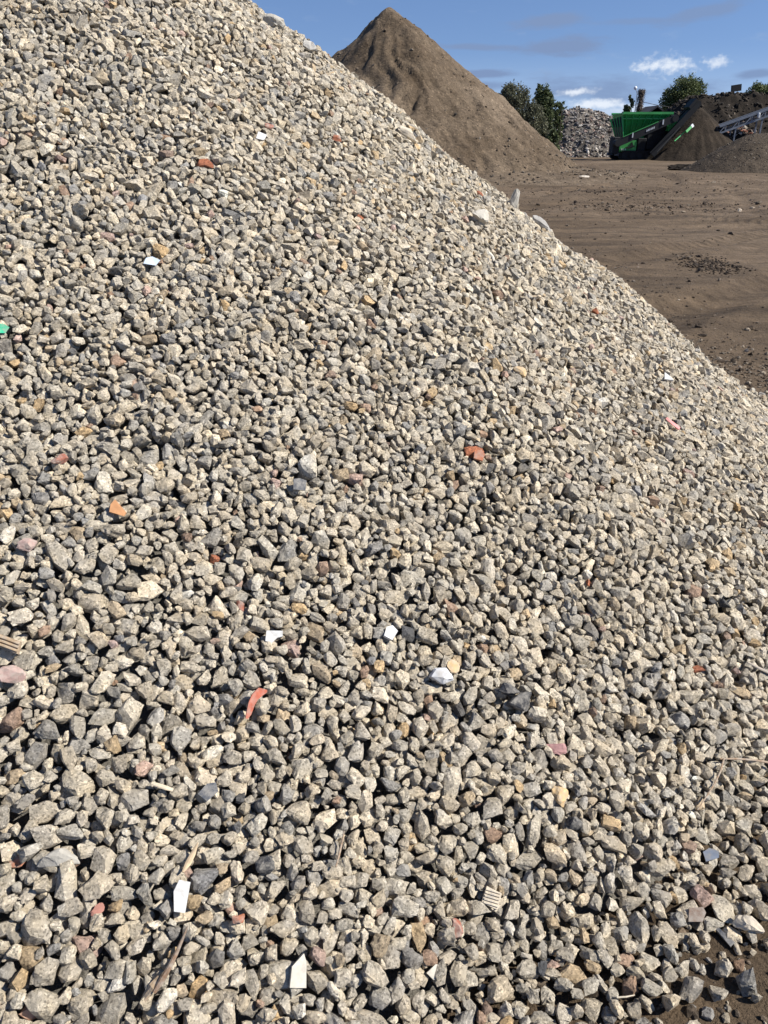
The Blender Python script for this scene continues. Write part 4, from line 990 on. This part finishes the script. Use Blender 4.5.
px_tree('broadleaf_tree', 'round dark green tree standing behind the soil cone', 'tree', 104, 682, [(684, 92, 14, 11), (672, 98, 9, 9), (696, 90, 9, 8), (690, 84, 8, 6), (668, 105, 8, 8), (688, 103, 14, 10), (676, 110, 12, 9)], 16000, .115, M_LEAF, 21)
px_tree('broadleaf_tree', 'bushy tree crown showing above the flat top of the earth bank', 'tree', 104, 760, [(758, 91, 11, 6), (768, 90, 12, 6), (750, 95, 8, 5), (778, 92, 12, 8), (762, 101, 16, 10)], 10000, .115, M_LEAF, 22)
px_tree('shrub', 'grey green bushy shrub behind the right flank of the soil heap', 'shrub', 50, 515, [(514, 98, 13, 10), (505, 93, 8, 6), (522, 108, 12, 12), (532, 122, 12, 13), (540, 135, 9, 12)], 14000, .062, M_LEAFD, 23)
px_tree('shrub', 'upright leafy green shrub taller than its grey green neighbour', 'shrub', 52, 543, [(543, 95, 8, 8), (541, 89, 5, 5), (548, 101, 7, 7), (542, 108, 9, 9), (545, 120, 8, 10), (551, 106, 6, 4)], 9000, .065, M_LEAFG, 24)
px_tree('shrub', 'small low green shrub between the soil heap and the rubble', 'shrub', 48, 552, [(551, 139, 6, 7), (547, 147, 6, 6), (556, 148, 4, 5)], 2200, .08, M_LEAFG, 25)
px_tree('shrub', 'small dark shrub peeping out beside the upright leafy shrub', 'shrub', 58, 559, [(559, 107, 5, 4), (564, 105, 3, 3), (556, 114, 6, 7), (557, 127, 5, 9), (556, 141, 5, 9)], 1800, .09, M_LEAF, 26)
px_tree('shrub', 'narrow dark shrub leaning on the shaggy trunk behind the machine', 'shrub', 96, 628, [(628, 108, 4, 5), (631, 102, 3, 5), (626, 114, 4, 5)], 1500, .13, M_LEAF, 27)
def shaggy_trunk():
    Y = 96; b = at(634, 150, Y); top = at(634, 90, Y)[2]; root = empty('palm_trunk', (b[0], Y, 0)); tag(root, 'dark shaggy bare trunk standing up behind the green machine', 'trunk')
    r = np.random.default_rng(3); zs = np.linspace(-.2, top, 14)
    to_obj('trunk', rod([(r.normal() * .03, r.normal() * .03, z) for z in zs], list(.30 + .06 * r.normal(size=14))), M_TRUNK, root)
    n = 900; th = r.uniform(0, 6.28, n); z = r.uniform(top * .3, top + .15, n); rad = .3
    P = np.stack([np.cos(th) * rad, np.sin(th) * rad, z], -1); d = np.stack([np.cos(th), np.sin(th), -r.uniform(.2, 1.6, n)], -1) * r.uniform(.12, .34, (n, 1)); t = np.stack([-np.sin(th), np.cos(th), 0 * th], -1) * .045
    V = np.stack([P - t, P + t, P + d], 1).reshape(-1, 3); o = obj('dead_fronds', mesh_np('dead_fronds', V, np.arange(3 * n).reshape(n, 3)), plain('dead_frond', (.085, .068, .055), .95, .3, 3), root); tag(o, kind='stuff')
    return b, top, Y
tb, ttop, tY = shaggy_trunk()
def lamp_pole():
    Y = 90; p = at(627.5, 150, Y); q = at(627.5, 88, Y); root = empty('lamp_pole', (p[0], Y, 0)); tag(root, 'thin grey pole with a small round white lamp next to the shaggy trunk', 'lamp pole')
    to_obj('pole', rod([(.25, 0, 0), (.25, 0, q[2] * .6), (.25, 0, q[2] - .5)], [.05, .045, .035], 8), M_STEEL, root); to_obj('arm', rod([(.25, 0, q[2] - .52), (.15, 0, q[2] - .25), (0, 0, q[2] - .1)], [.035, .03, .03], 6), M_STEEL, root)
    obj('lamp_globe', mesh_np('lamp_globe', ICO[2][0] * .17 + np.array([0, 0, q[2]]), ICO[2][1], smooth=True), plain('lamp_white', (.75, .77, .80), .3, .05, 3), root)
lamp_pole()
def cable():
    a = np.array([tb[0], tY, ttop - 1.1]); 
    for e, lab in ((at(590, 121, 96), 'thin dark overhead cable sagging from the shaggy trunk towards the rubble heap'), (at(716, 104, 101), 'thin dark overhead cable running from the shaggy trunk behind the round tree')):
        pts = [Vector(a + (e - a) * t - np.array([0, 0, 1.0]) * .5 * math.sin(math.pi * t)) for t in np.linspace(0, 1, 14)]
        o = to_obj('overhead_cable', rod([p - pts[0] for p in pts], [.03] * 14, 6), M_BLACK); o.location = pts[0]; tag(o, lab, 'cable')
cable()
def shed():
    Y = 92; p = at(651, 150, Y); root = empty('shed', (p[0], Y, 0)); tag(root, 'dark gabled shed roof showing just above the green hopper', 'shed')
    k = Y / float(ray(651, 110)[1]) / F; w = 6.5 * k; ze = at(651, 112.5, Y)[2]; zr = at(651, 106, Y)[2]
    part_box('wall', root, plain('shed_wall', (.10, .09, .085), .9, .2, 1), (-w, 0, 0), (w, 4, ze), 0)
    part_poly('roof', root, plain('shed_roof', (.045, .045, .05), .8, .2, 1), [(-w - .25, ze - .12), (0, zr - .1), (w + .25, ze - .12), (w + .25, ze + .05), (0, zr + .06), (-w - .25, ze + .05)], -.25, 4.25)
shed()
log('all done', round(time.time() - T0, 1), sum(len(o.data.loop_triangles) or len(o.data.polygons) for o in SC.objects if o.type == 'MESH'))
